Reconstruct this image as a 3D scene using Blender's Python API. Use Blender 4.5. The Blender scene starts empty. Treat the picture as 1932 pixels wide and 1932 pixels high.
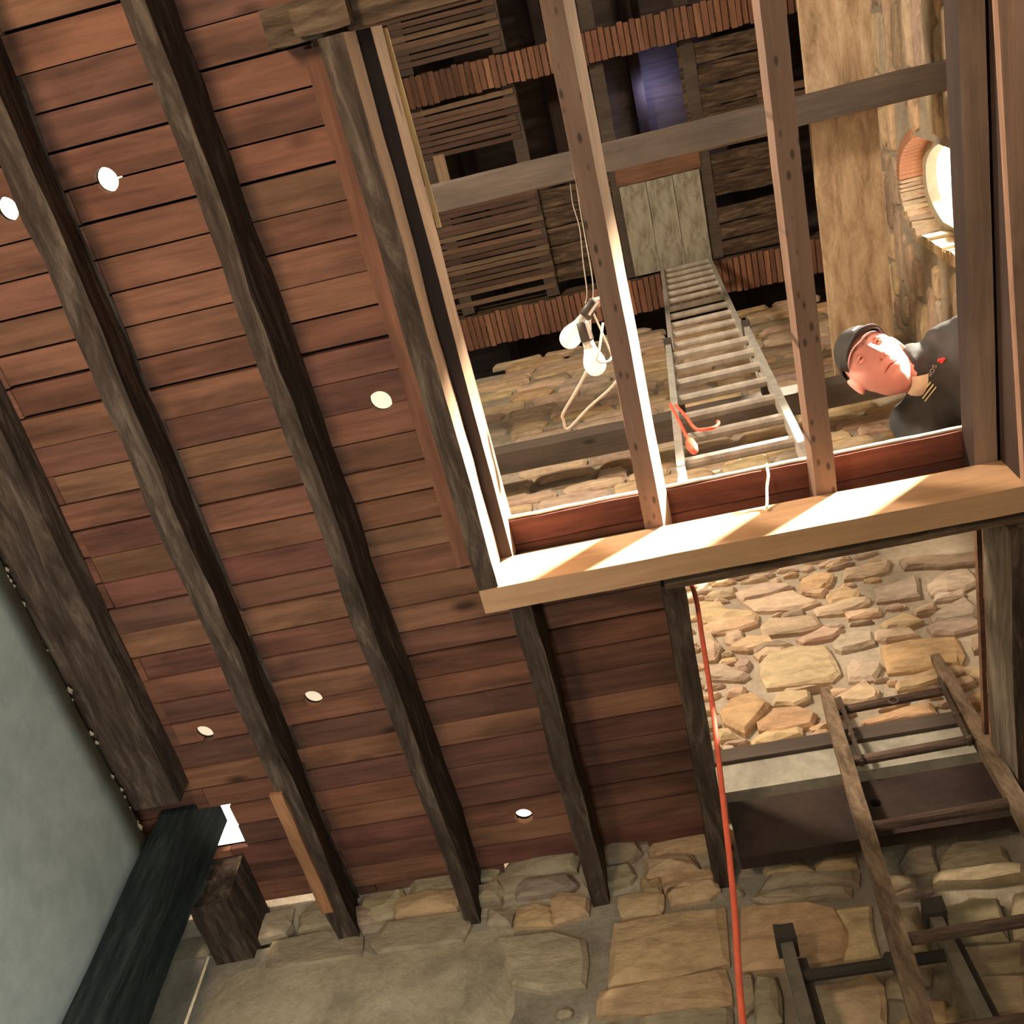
import bpy, bmesh, math, random
from mathutils import Vector, Matrix, noise, Euler
from mathutils.bvhtree import BVHTree
random.seed(11)
scene = bpy.context.scene
COL = scene.collection

# ------------------------------------------------------------------ camera, world, lights
cam_d = bpy.data.cameras.new('camera')
cam_d.sensor_width = 36.0
cam_d.lens = 36.0 * 1935.0 / 1932.0
cam_d.clip_start = 0.02
cam = bpy.data.objects.new('camera', cam_d)
cam.location = (0, 0, 1.5)
cam.rotation_euler = (math.radians(153.365), math.radians(-1.341), math.radians(13.2975))
COL.objects.link(cam)
scene.camera = cam

world = bpy.data.worlds.new('sky')
scene.world = world
world.use_nodes = True
bgn = world.node_tree.nodes['Background']
bgn.inputs[0].default_value = (1.0, 0.95, 0.84, 1)      # bright overcast daylight outside
bgn.inputs[1].default_value = 4.0

vs = scene.view_settings
vs.view_transform = 'Standard'
vs.look = 'None'
vs.exposure = 0.0
vs.gamma = 1.0
vs.use_curve_mapping = False


def add_light(name, kind, loc, energy, color, **kw):
    d = bpy.data.lights.new(name, kind)
    d.energy = energy
    d.color = color
    for k, v in kw.items():
        setattr(d, k, v)
    o = bpy.data.objects.new(name, d)
    o.location = loc
    COL.objects.link(o)
    return o


def aim(o, direction):
    o.rotation_euler = Vector(direction).to_track_quat('-Z', 'Y').to_euler()


# sun coming in low through the opening high in the right-hand wall upstairs
sun = add_light('sun', 'SUN', (6, -3, 9), 62.0, (1.0, 0.89, 0.72), angle=math.radians(5.0))
aim(sun, (-1, 0.62, -0.75))
# work lamp standing on the lower floor, left of the camera
wl = add_light('work_lamp_downstairs', 'AREA', (-1.05, -0.75, 1.75), 48.0, (1.0, 0.76, 0.52), size=0.4)
aim(wl, (0.12, 0.32, 1))
# unseen fill light added in the lower room to lighten the joist sides
dl = add_light('lower_fill_light', 'AREA', (1.1, -1.3, 1.2), 24.0, (1.0, 0.93, 0.80), shape='RECTANGLE', size=1.2, size_y=1.9)
aim(dl, (-0.35, 1, 0.5))
# unseen warm fill added upstairs on the left to brighten the walls
ul = add_light('upper_fill_light', 'AREA', (-1.9, -1.2, 5.7), 265.0, (1.0, 0.82, 0.63), size=0.5)
aim(ul, (0.8, 1.0, -0.05))
# unseen cool fill added in the lower room to brighten the plaster wall
ll = add_light('plaster_fill_light', 'AREA', (-0.45, 0.8, 1.5), 50.0, (0.88, 0.96, 0.96), size=0.6)
aim(ll, (-1, 0.1, 0.3))
# cold daylight leaking in under the roof
al = add_light('roof_gap_daylight', 'AREA', (0.75, 0.85, 10.45), 2.2, (0.45, 0.5, 1.0), size=0.15)
aim(al, (0.15, 0.4, 0.9))


# ------------------------------------------------------------------ materials
def lin(c):
    return tuple(((x / 255.0) / 12.92 if x / 255.0 <= 0.04045 else ((x / 255.0 + 0.055) / 1.055) ** 2.4) for x in c) + (1.0,)


class NT:
    def __init__(self, name):
        self.m = bpy.data.materials.new(name)
        self.m.use_nodes = True
        self.t = self.m.node_tree
        self.n = self.t.nodes
        self.b = self.n['Principled BSDF']
        self.b.inputs['Specular IOR Level'].default_value = 0.25

    def new(self, typ, **kw):
        nd = self.n.new(typ)
        for k, v in kw.items():
            setattr(nd, k, v)
        return nd

    def link(self, a, b):
        self.t.links.new(a, b)

    def coords(self, scale, offset_random=True):
        tc = self.new('ShaderNodeTexCoord')
        mp = self.new('ShaderNodeMapping')
        mp.inputs['Scale'].default_value = scale
        if offset_random:
            oi = self.new('ShaderNodeObjectInfo')
            ml = self.new('ShaderNodeMath', operation='MULTIPLY')
            ml.inputs[1].default_value = 37.0
            self.link(oi.outputs['Random'], ml.inputs[0])
            ad = self.new('ShaderNodeVectorMath', operation='ADD')
            self.link(tc.outputs['Object'], ad.inputs[0])
            self.link(ml.outputs[0], ad.inputs[1])
            self.link(ad.outputs[0], mp.inputs['Vector'])
        else:
            self.link(tc.outputs['Object'], mp.inputs['Vector'])
        return mp.outputs[0]

    def noise(self, vec, scale, detail=4.0, rough=0.6, dist=0.0):
        nz = self.new('ShaderNodeTexNoise')
        nz.inputs['Scale'].default_value = scale
        nz.inputs['Detail'].default_value = detail
        nz.inputs['Roughness'].default_value = rough
        nz.inputs['Distortion'].default_value = dist
        self.link(vec, nz.inputs['Vector'])
        return nz.outputs['Fac']

    def ramp(self, fac, stops):
        r = self.new('ShaderNodeValToRGB')
        el = r.color_ramp.elements
        el[0].position, el[0].color = stops[0]
        el[1].position, el[1].color = stops[-1]
        for p, c in stops[1:-1]:
            e = el.new(p)
            e.color = c
        self.link(fac, r.inputs[0])
        return r.outputs[0]

    def mix(self, fac, a, b, mode='MIX'):
        mx = self.new('ShaderNodeMix', data_type='RGBA', blend_type=mode)
        for s, v in ((mx.inputs[0], fac), (mx.inputs[6], a), (mx.inputs[7], b)):
            if hasattr(v, 'is_output'):
                self.link(v, s)
            elif isinstance(v, (int, float)):
                s.default_value = v
            else:
                s.default_value = v
        return mx.outputs[2]

    def objcolor(self):
        oi = self.new('ShaderNodeObjectInfo')
        return oi.outputs['Color']

    def bump(self, h, strength=0.4, distance=0.01):
        bp = self.new('ShaderNodeBump')
        bp.inputs['Strength'].default_value = strength
        bp.inputs['Distance'].default_value = distance
        self.link(h, bp.inputs['Height'])
        self.link(bp.outputs[0], self.b.inputs['Normal'])

    def out(self, col, rough=0.8):
        if hasattr(col, 'is_output'):
            self.link(col, self.b.inputs['Base Color'])
        else:
            self.b.inputs['Base Color'].default_value = col
        self.b.inputs['Roughness'].default_value = rough
        self.b.inputs['Specular IOR Level'].default_value = 0.06 if rough >= 0.85 else 0.25
        return self.m


G = lambda v: (v, v, v, 1)


def mat_wood(name, axis, contrast=0.35, stain=0.35, knots=True, rough=0.75, tint=None, nails=False, bumpd=0.004):
    t = NT(name)
    sc = [26, 26, 26]
    sc[axis] = 1.6
    v = t.coords(tuple(sc))
    grain = t.noise(v, 1.6, 6, 0.65, 0.6)
    g = t.ramp(grain, [(0.25, G(1 - contrast)), (0.75, G(1 + contrast * 0.5))])
    base = t.objcolor() if tint is None else tint
    col = t.mix(1.0, base, g, 'MULTIPLY')
    sc2 = [5, 5, 5]
    sc2[axis] = 1.4
    v2 = t.coords(tuple(sc2))
    st = t.noise(v2, 1.3, 5, 0.6, 0.3)
    s = t.ramp(st, [(0.36, G(1 - stain)), (0.58, G(1.0))])
    col = t.mix(1.0, col, s, 'MULTIPLY')
    if knots:
        sk = [9, 9, 9]
        sk[axis] = 4.0
        vk = t.coords(tuple(sk))
        vo = t.new('ShaderNodeTexVoronoi', feature='F1')
        vo.inputs['Scale'].default_value = 0.55
        t.link(vk, vo.inputs['Vector'])
        k = t.ramp(vo.outputs['Distance'], [(0.04, G(0.3)), (0.12, G(1.0))])
        col = t.mix(1.0, col, k, 'MULTIPLY')
    if nails:
        sn = [44, 44, 44]
        sn[axis] = 19.0
        sn[2] = 0.0
        vn = t.coords(tuple(sn))
        vo = t.new('ShaderNodeTexVoronoi', feature='F1')
        vo.inputs['Scale'].default_value = 1.0
        vo.inputs['Randomness'].default_value = 0.75
        t.link(vn, vo.inputs['Vector'])
        k = t.ramp(vo.outputs['Distance'], [(0.16, G(0.35)), (0.30, G(1.0))])
        col = t.mix(1.0, col, k, 'MULTIPLY')
    t.bump(grain, 0.5, bumpd)
    return t.out(col, rough)


def mat_rough(name, axis, c1, c2, c3):
    """weathered, hacked old timber: dark brown with grey and rusty patches along the grain"""
    t = NT(name)
    sc = [16, 16, 16]
    sc[axis] = 2.2
    v = t.coords(tuple(sc))
    n1 = t.noise(v, 1.4, 6, 0.7, 0.8)
    col = t.ramp(n1, [(0.30, c1), (0.52, c2), (0.70, c3)])
    sf = [60, 60, 60]
    sf[axis] = 9
    vf = t.coords(tuple(sf))
    n2 = t.noise(vf, 1.0, 4, 0.7)
    col = t.mix(1.0, col, t.ramp(n2, [(0.3, G(0.6)), (0.7, G(1.15))]), 'MULTIPLY')
    t.bump(n1, 0.9, 0.012)
    return t.out(col, 0.9)


def mat_stone(name):
    t = NT(name)
    v = t.coords((3, 3, 9))
    n1 = t.noise(v, 2.2, 6, 0.65, 0.4)
    g = t.ramp(n1, [(0.28, (0.62, 0.58, 0.56, 1)), (0.5, (0.95, 0.93, 0.9, 1)), (0.75, (1.2, 1.16, 1.1, 1))])
    col = t.mix(1.0, t.objcolor(), g, 'MULTIPLY')
    v2 = t.coords((14, 14, 30))
    n2 = t.noise(v2, 1.5, 5, 0.7)
    col = t.mix(1.0, col, t.ramp(n2, [(0.3, G(0.82)), (0.65, G(1.06))]), 'MULTIPLY')
    t.bump(n2, 0.7, 0.012)
    return t.out(col, 0.95)


def mat_mottle(name, cA, cB, cC, scale=3.0, bumpd=0.01, rough=0.95, stretch=(1, 1, 1)):
    t = NT(name)
    v = t.coords(stretch, False)
    n1 = t.noise(v, scale, 7, 0.65, 0.5)
    col = t.ramp(n1, [(0.3, cA), (0.52, cB), (0.72, cC)])
    n2 = t.noise(v, scale * 11, 4, 0.7)
    col = t.mix(1.0, col, t.ramp(n2, [(0.3, G(0.85)), (0.7, G(1.08))]), 'MULTIPLY')
    t.bump(n2, 0.5, bumpd)
    return t.out(col, rough)


def mat_plain(name, c, rough=0.6, metal=0.0, emit=0.0, var=0.12):
    t = NT(name)
    v = t.coords((1, 1, 1), False)
    n = t.noise(v, 18, 4, 0.6)
    col = t.mix(1.0, c, t.ramp(n, [(0.3, G(1 - var)), (0.7, G(1 + var))]), 'MULTIPLY')
    t.b.inputs['Metallic'].default_value = metal
    if emit:
        t.b.inputs['Emission Color'].default_value = c
        t.b.inputs['Emission Strength'].default_value = emit
    return t.out(col, rough)


M = {}
M['board'] = mat_wood('old_pine_boards', 0, 0.42, 0.5)
M['board_y'] = mat_wood('old_pine_boards_lengthwise', 1, 0.42, 0.4)
M['rough_y'] = mat_rough('hacked_joist_timber', 1, (0.032, 0.022, 0.017, 1), (0.08, 0.056, 0.042, 1), (0.185, 0.137, 0.10, 1))
M['rough_x'] = mat_rough('hacked_header_timber', 0, (0.045, 0.03, 0.02, 1), (0.13, 0.085, 0.055, 1), (0.24, 0.17, 0.11, 1))
M['light_block'] = mat_plain('light_block_dark', (0.02, 0.017, 0.015, 1), 0.9)
M['lamplit_y'] = mat_rough('lamplit_joist_side', 1, (0.10, 0.08, 0.06, 1), (0.17, 0.135, 0.10, 1), (0.25, 0.205, 0.155, 1))  # lamplight on the joist's left side, painted as a lighter grey
M['post'] = mat_rough('dark_painted_post', 2, (0.015, 0.02, 0.021, 1), (0.03, 0.038, 0.038, 1), (0.055, 0.065, 0.06, 1))
M['nail_y'] = mat_wood('joist_with_lath_nail_stains', 1, 0.22, 0.25, False, nails=True, tint=(0.21, 0.132, 0.097, 1))
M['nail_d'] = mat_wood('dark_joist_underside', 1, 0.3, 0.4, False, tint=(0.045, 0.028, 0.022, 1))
M['pale_y'] = mat_wood('pale_joist_side', 1, 0.18, 0.3, True, tint=(0.56, 0.38, 0.25, 1))  # paler tone for the right-hand sides of the joists
M['pine_x'] = mat_wood('new_pine_header', 0, 0.2, 0.15, True, tint=(0.52, 0.31, 0.17, 1))
M['lath'] = mat_wood('lath', 0, 0.35, 0.3, False)
M['lath_y'] = mat_wood('lath_crosswise', 1, 0.35, 0.3, False)
M['grey_x'] = mat_wood('grey_tie_timber', 0, 0.25, 0.3, True, tint=(0.105, 0.08, 0.063, 1))
M['pinkish_y'] = mat_wood('pinkish_board', 1, 0.25, 0.3, True, tint=(0.33, 0.225, 0.165, 1))
M['stone'] = mat_stone('sandstone')
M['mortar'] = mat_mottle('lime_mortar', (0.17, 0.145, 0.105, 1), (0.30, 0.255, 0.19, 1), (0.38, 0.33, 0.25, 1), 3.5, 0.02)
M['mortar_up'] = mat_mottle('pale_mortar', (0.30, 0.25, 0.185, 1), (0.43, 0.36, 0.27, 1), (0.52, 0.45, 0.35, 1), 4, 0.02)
M['smear'] = mat_mottle('old_wall_render', (0.24, 0.205, 0.145, 1), (0.45, 0.375, 0.255, 1), (0.56, 0.47, 0.33, 1), 3.6, 0.014)
M['plaster'] = mat_mottle('grey_green_plaster', (0.29, 0.325, 0.29, 1), (0.36, 0.395, 0.355, 1), (0.42, 0.45, 0.41, 1), 1.1, 0.004)
M['ledge'] = mat_mottle('grimy_whitewash', (0.2, 0.185, 0.145, 1), (0.37, 0.345, 0.28, 1), (0.47, 0.44, 0.36, 1), 3.0, 0.004)
M['white'] = mat_plain('whitewash', (0.72, 0.68, 0.58, 1), 0.8)
M['plankstain'] = mat_mottle('stained_scaffold_board', (0.17, 0.105, 0.06, 1), (0.42, 0.30, 0.185, 1), (0.55, 0.43, 0.29, 1), 2.6, 0.003, 0.85, (4.5, 1.1, 1))
M['weath'] = mat_rough('weathered_attic_board', 0, (0.03, 0.02, 0.015, 1), (0.11, 0.075, 0.05, 1), (0.26, 0.18, 0.12, 1))
M['deck'] = mat_wood('dark_roof_boards', 0, 0.35, 0.4, True, tint=(0.085, 0.062, 0.055, 1))
M['hatch'] = mat_mottle('flaking_hatch_paint', (0.14, 0.115, 0.075, 1), (0.37, 0.34, 0.26, 1), (0.42, 0.385, 0.30, 1), 5, 0.004, 0.7, (3, 1, 1))
M['alu'] = mat_plain('dull_aluminium', (0.50, 0.47, 0.41, 1), 0.45, 0.55, 0, 0.2)
M['alu_d'] = mat_plain('grubby_rung_metal', (0.34, 0.30, 0.25, 1), 0.6, 0.2, 0, 0.3)
M['ladderwood'] = mat_rough('worn_ladder_wood', 2, (0.10, 0.07, 0.048, 1), (0.24, 0.17, 0.115, 1), (0.36, 0.26, 0.18, 1))
M['rungwood'] = mat_rough('worn_rung_wood', 0, (0.05, 0.034, 0.028, 1), (0.12, 0.08, 0.062, 1), (0.2, 0.14, 0.105, 1))
M['iron'] = mat_plain('rusty_iron', (0.085, 0.06, 0.045, 1), 0.7, 0.3, 0, 0.4)
M['greymetal'] = mat_plain('grey_ladder_metal', (0.19, 0.17, 0.13, 1), 0.55, 0.3, 0, 0.25)
M['rubber'] = mat_plain('dark_rubber', (0.05, 0.042, 0.034, 1), 0.8)
M['orange'] = mat_plain('orange_cable', (0.72, 0.135, 0.075, 1), 0.5)
M['redcord'] = mat_plain('red_cord', (0.72, 0.11, 0.06, 1), 0.5)
M['wire'] = mat_plain('white_flex', (0.62, 0.52, 0.42, 1), 0.6)
M['greywire'] = mat_plain('grey_wire', (0.26, 0.215, 0.17, 1), 0.6)
M['string'] = mat_plain('white_string', (0.9, 0.85, 0.75, 1), 0.8)
M['bulb'] = mat_plain('frosted_bulb', (1.0, 0.9, 0.72, 1), 0.35, 0, 0.55, 0.02)
M['bulbneck'] = mat_plain('bulb_collar', (0.62, 0.55, 0.48, 1), 0.4, 0.3)
M['socket'] = mat_plain('dark_socket', (0.055, 0.045, 0.035, 1), 0.5)
M['brick'] = mat_mottle('arch_brick', (0.40, 0.17, 0.09, 1), (0.50, 0.24, 0.14, 1), (0.58, 0.32, 0.20, 1), 6, 0.01)
M['frame'] = mat_plain('window_frame_paint', (0.42, 0.36, 0.25, 1), 0.6)
M['skin'] = mat_plain('skin', (0.74, 0.34, 0.285, 1), 0.5, 0, 0, 0.06)
M['skin'].node_tree.nodes['Principled BSDF'].inputs['Subsurface Weight'].default_value = 0.12
M['skin'].node_tree.nodes['Principled BSDF'].inputs['Subsurface Radius'].default_value = (0.01, 0.004, 0.002)
M['lips'] = mat_plain('mouth', (0.30, 0.06, 0.05, 1), 0.5)
M['brow'] = mat_plain('sandy_brow', (0.42, 0.20, 0.13, 1), 0.8)
M['eye'] = mat_plain('eye_white', (0.72, 0.62, 0.56, 1), 0.2)
M['iris'] = mat_plain('iris', (0.07, 0.035, 0.03, 1), 0.2)
M['jacket'] = mat_plain('charcoal_jacket', (0.037, 0.038, 0.036, 1), 0.8, 0, 0, 0.15)
M['cap'] = mat_plain('charcoal_cap', (0.05, 0.047, 0.045, 1), 0.85, 0, 0, 0.2)
M['trouser'] = mat_plain('dark_trousers', (0.03, 0.03, 0.035, 1), 0.9)
M['boot'] = mat_plain('black_boot', (0.02, 0.018, 0.016, 1), 0.6)
M['cream'] = mat_plain('cream_undershirt', (0.74, 0.60, 0.42, 1), 0.8)
M['yellow'] = mat_plain('pale_yellow_stripe', (0.75, 0.66, 0.36, 1), 0.6)
M['logored'] = mat_plain('red_emblem', (0.62, 0.06, 0.06, 1), 0.6)
M['logogrey'] = mat_plain('grey_lettering', (0.38, 0.34, 0.32, 1), 0.6)
M['hair'] = mat_plain('short_sandy_hair', (0.30, 0.19, 0.13, 1), 0.8)
_t = NT('translucent_hole_glow')
_t.b.inputs['Base Color'].default_value = (0.88, 0.83, 0.74, 1)
_tr = _t.new('ShaderNodeBsdfTranslucent')
_tr.inputs[0].default_value = (0.95, 0.90, 0.80, 1)
_mx = _t.new('ShaderNodeMixShader')
_mx.inputs[0].default_value = 0.6
_t.link(_t.b.outputs[0], _mx.inputs[1])
_t.link(_tr.outputs[0], _mx.inputs[2])
_t.link(_mx.outputs[0], _t.n['Material Output'].inputs[0])
M['hole_glow'] = _t.m


# ------------------------------------------------------------------ mesh helpers
def mk(name, verts, faces, mat, parent=None, smooth=False, color=None, mats=None, fmat=None):
    """one mesh object whose origin sits at the centre of its bounding box"""
    lo = [min(v[i] for v in verts) for i in range(3)]
    hi = [max(v[i] for v in verts) for i in range(3)]
    c = Vector([(a + b) / 2 for a, b in zip(lo, hi)])
    me = bpy.data.meshes.new(name)
    me.from_pydata([tuple(Vector(v) - c) for v in verts], [], faces)
    for m_ in (mats or [mat]):
        me.materials.append(m_)
    if fmat:
        for p, i in zip(me.polygons, fmat):
            p.material_index = i
    if smooth:
        for p in me.polygons:
            p.use_smooth = True
    bm = bmesh.new()
    bm.from_mesh(me)
    bmesh.ops.recalc_face_normals(bm, faces=bm.faces)
    bm.to_mesh(me)
    bm.free()
    o = bpy.data.objects.new(name, me)
    COL.objects.link(o)
    place(o, c, parent)
    if color is not None:
        o.color = tuple(color[:3]) + (1,)
    return o


def wloc(o):
    l = o.location.copy()
    while o.parent:
        o = o.parent
        l = l + o.location
    return l


def place(o, c, parent):
    if parent is not None:
        o.parent = parent
        o.location = c - wloc(parent)
    else:
        o.location = c


def tag(o, label=None, cat=None, group=None, kind=None):
    for k, v in (('label', label), ('category', cat), ('group', group), ('kind', kind)):
        if v:
            o[k] = v
    return o


def thing(name, loc, label, cat, group=None):
    o = bpy.data.objects.new(name, None)
    o.empty_display_size = 0.1
    COL.objects.link(o)
    o.location = loc
    return tag(o, label, cat, group)


def struct(name, loc):
    o = bpy.data.objects.new(name, None)
    COL.objects.link(o)
    o.location = loc
    return tag(o, kind='structure')


BOXF = [(0, 3, 2, 1), (4, 5, 6, 7), (0, 1, 5, 4), (1, 2, 6, 5), (2, 3, 7, 6), (3, 0, 4, 7)]


def boxv(x0, x1, y0, y1, z0, z1):
    return [(x0, y0, z0), (x1, y0, z0), (x1, y1, z0), (x0, y1, z0), (x0, y0, z1), (x1, y0, z1), (x1, y1, z1), (x0, y1, z1)]


def box(name, b, mat, parent=None, color=None, jit=0.0):
    v = boxv(*b)
    if jit:
        v = [tuple(c + random.uniform(-jit, jit) for c in p) for p in v]
    return mk(name, v, BOXF, mat, parent, color=color)


def rbox(name, b, mat, parent=None, seg=(1, 1, 1), amp=0.006, freq=3.0, seed=0.0, color=None, bow=(0, 0, 0), side_mats=None, smooth=False, taper=None, shear=0.0):
    """box with a subdivided, noise-hewn surface. side_mats: {'-z': mat, '+x': mat ...}"""
    x0, x1, y0, y1, z0, z1 = b
    nx, ny, nz = seg
    idx = {}
    verts = []

    def vid(i, j, k):
        key = (i, j, k)
        if key not in idx:
            fx, fy, fz = i / nx, j / ny, k / nz
            p = Vector((x0 + (x1 - x0) * fx, y0 + (y1 - y0) * fy, z0 + (z1 - z0) * fz))
            q = p * freq + Vector((seed, seed * 1.7, seed * 0.3))
            d = Vector((noise.noise(q), noise.noise(q + Vector((31, 7, 3))), noise.noise(q + Vector((5, 41, 17)))))
            d2 = Vector((noise.noise(q * 4), noise.noise(q * 4 + Vector((9, 3, 1))), noise.noise(q * 4 + Vector((2, 8, 4))))) * 0.45
            p = p + (d + d2) * amp
            s = [math.sin(math.pi * (fx if nx >= max(ny, nz) else fy if ny >= nz else fz))] * 3
            p = p + Vector((bow[0] * s[0], bow[1] * s[1], bow[2] * s[2]))
            p.x += shear * fy
            if taper:
                p.x += taper * fz * (1 if fx > 0.5 else 0)
            idx[key] = len(verts)
            verts.append(tuple(p))
        return idx[key]
    faces, fm = [], []
    mats = [mat]
    def mi(s):
        if side_mats and s in side_mats:
            if side_mats[s] not in mats:
                mats.append(side_mats[s])
            return mats.index(side_mats[s])
        return 0
    for i in range(nx):
        for j in range(ny):
            faces.append((vid(i, j, 0), vid(i, j + 1, 0), vid(i + 1, j + 1, 0), vid(i + 1, j, 0))); fm.append(mi('-z'))
            faces.append((vid(i, j, nz), vid(i + 1, j, nz), vid(i + 1, j + 1, nz), vid(i, j + 1, nz))); fm.append(mi('+z'))
    for i in range(nx):
        for k in range(nz):
            faces.append((vid(i, 0, k), vid(i + 1, 0, k), vid(i + 1, 0, k + 1), vid(i, 0, k + 1))); fm.append(mi('-y'))
            faces.append((vid(i, ny, k), vid(i, ny, k + 1), vid(i + 1, ny, k + 1), vid(i + 1, ny, k))); fm.append(mi('+y'))
    for j in range(ny):
        for k in range(nz):
            faces.append((vid(0, j, k), vid(0, j, k + 1), vid(0, j + 1, k + 1), vid(0, j + 1, k))); fm.append(mi('-x'))
            faces.append((vid(nx, j, k), vid(nx, j + 1, k), vid(nx, j + 1, k + 1), vid(nx, j, k + 1))); fm.append(mi('+x'))
    return mk(name, verts, faces, mat, parent, color=color, mats=mats, fmat=fm, smooth=smooth)


def frame_of(d, up=(0, 0, 1)):
    d = Vector(d).normalized()
    up = Vector(up)
    if abs(d.dot(up.normalized())) > 0.97:
        up = Vector((0, 1, 0))
    a = d.cross(up).normalized()
    return d, a, a.cross(d).normalized()


def bar(name, p0, p1, w, h, mat, parent=None, wdir=(1, 0, 0), color=None, w1=None, h1=None):
    """rectangular bar from p0 to p1: w along wdir, h across"""
    p0, p1 = Vector(p0), Vector(p1)
    d = (p1 - p0).normalized()
    a = Vector(wdir)
    a = (a - d * a.dot(d)).normalized()
    c = d.cross(a).normalized()
    w1 = w if w1 is None else w1
    h1 = h if h1 is None else h1
    v = []
    for p, ww, hh in ((p0, w, h), (p1, w1, h1)):
        for s, t_ in ((-1, -1), (1, -1), (1, 1), (-1, 1)):
            v.append(tuple(p + a * (s * ww / 2) + c * (t_ * hh / 2)))
    f = [(0, 3, 2, 1), (4, 5, 6, 7), (0, 1, 5, 4), (1, 2, 6, 5), (2, 3, 7, 6), (3, 0, 4, 7)]
    return mk(name, v, f, mat, parent, color=color)


def sweep(pts, rad, n=8, closed_ends=True):
    pts = [Vector(p) for p in pts]
    if not hasattr(rad, '__len__'):
        rad = [rad] * len(pts)
    v, f = [], []
    d0 = (pts[1] - pts[0]).normalized()
    _, a, b = frame_of(d0)
    for i, p in enumerate(pts):
        if i == 0:
            d = pts[1] - pts[0]
        elif i == len(pts) - 1:
            d = pts[-1] - pts[-2]
        else:
            d = (pts[i + 1] - pts[i]).normalized() + (pts[i] - pts[i - 1]).normalized()
        d = d.normalized()
        a = (a - d * a.dot(d)).normalized()
        b = d.cross(a)
        for k in range(n):
            t = 2 * math.pi * k / n
            v.append(tuple(p + (a * math.cos(t) + b * math.sin(t)) * rad[i]))
    for i in range(len(pts) - 1):
        for k in range(n):
            k2 = (k + 1) % n
            f.append((i * n + k, i * n + k2, (i + 1) * n + k2, (i + 1) * n + k))
    if closed_ends:
        f.append(tuple(range(n - 1, -1, -1)))
        f.append(tuple(range((len(pts) - 1) * n, len(pts) * n)))
    return v, f


def smooth_pts(pts, n=6):
    pts = [Vector(p) for p in pts]
    q = [pts[0]] + pts + [pts[-1]]
    out = []
    for i in range(1, len(q) - 2):
        p0, p1, p2, p3 = q[i - 1], q[i], q[i + 1], q[i + 2]
        for k in range(n):
            t = k / n
            out.append(0.5 * ((2 * p1) + (p2 - p0) * t + (2 * p0 - 5 * p1 + 4 * p2 - p3) * t * t + (3 * p1 - p0 - 3 * p2 + p3) * t ** 3))
    out.append(pts[-1])
    return out


def tube(name, pts, r, mat, parent=None, n=8, sub=6, label=None):
    p = smooth_pts(pts, sub) if sub and len(pts) > 2 else pts
    v, f = sweep(p, r, n)
    return mk(name, v, f, mat, parent, smooth=True)


def lathe(name, p0, axis, prof, mat, parent=None, n=20):
    """profile [(t, r)...] turned about axis from p0"""
    d = Vector(axis).normalized()
    pts = [Vector(p0) + d * t for t, r in prof]
    v, f = sweep(pts, [max(r, 1e-4) for t, r in prof], n)
    return mk(name, v, f, mat, parent, smooth=True)


def cut(o, cutters):
    """subtract convex solids (vertex lists as prisms) from a mesh object, once, at build time"""
    for v, f in cutters:
        me = bpy.data.meshes.new('cutter')
        me.from_pydata(v, [], f)
        bm = bmesh.new(); bm.from_mesh(me); bmesh.ops.recalc_face_normals(bm, faces=bm.faces); bm.to_mesh(me); bm.free()
        c = bpy.data.objects.new('cutter', me)
        COL.objects.link(c)
        md = o.modifiers.new('b', 'BOOLEAN')
        md.operation = 'DIFFERENCE'
        md.solver = 'EXACT'
        md.object = c
        bpy.context.view_layer.update()
        dg = bpy.context.evaluated_depsgraph_get()
        new = bpy.data.meshes.new_from_object(o.evaluated_get(dg))
        o.modifiers.clear()
        o.data = new
        bpy.data.objects.remove(c)


def prism(pts, axis, a, b):
    """closed prism: outline pts (2D) extruded along axis 0/1/2 from a to b"""
    def P(q, t):
        r = list(q)
        r.insert(axis, t)
        return tuple(r)
    n = len(pts)
    v = [P(q, a) for q in pts] + [P(q, b) for q in pts]
    f = [tuple(range(n - 1, -1, -1)), tuple(range(n, 2 * n))] + [(i, (i + 1) % n, n + (i + 1) % n, n + i) for i in range(n)]
    return v, f


def jitter(c, s=0.12):
    k = 1 + random.uniform(-s, s)
    return tuple(max(0.0, x * k * (1 + random.uniform(-0.04, 0.04))) for x in c)

# ------------------------------------------------------------------ shell of the rooms
YW = 2.60          # face of the stone end wall
floor = struct('floor', (0, 0.5, 0))
for i in range(14):
    box('floor_board', (-2.3, 2.0, -1.6 + i * 0.3, -1.6 + i * 0.3 + 0.295, -0.03, 0.0), M['board'], floor, jitter((0.16, 0.09, 0.055)))

wall_left = struct('wall_left', (-1.8, 0.2, 0))
rbox('plaster', (-1.95, -1.767, -1.6, 2.135, 0.0, 3.962), M['plaster'], wall_left, (2, 46, 40), 0.008, 3.0, 4.0, smooth=True)
wall_left2 = box('wall_left', (-2.45, -2.3, -1.75, 3.0, -0.05, 10.9), M['plaster'])
tag(wall_left2, kind='structure')
wall_front = box('wall_front', (-2.45, 2.4, -1.75, -1.6, -0.05, 10.9), M['plaster'])
tag(wall_front, kind='structure')

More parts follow.
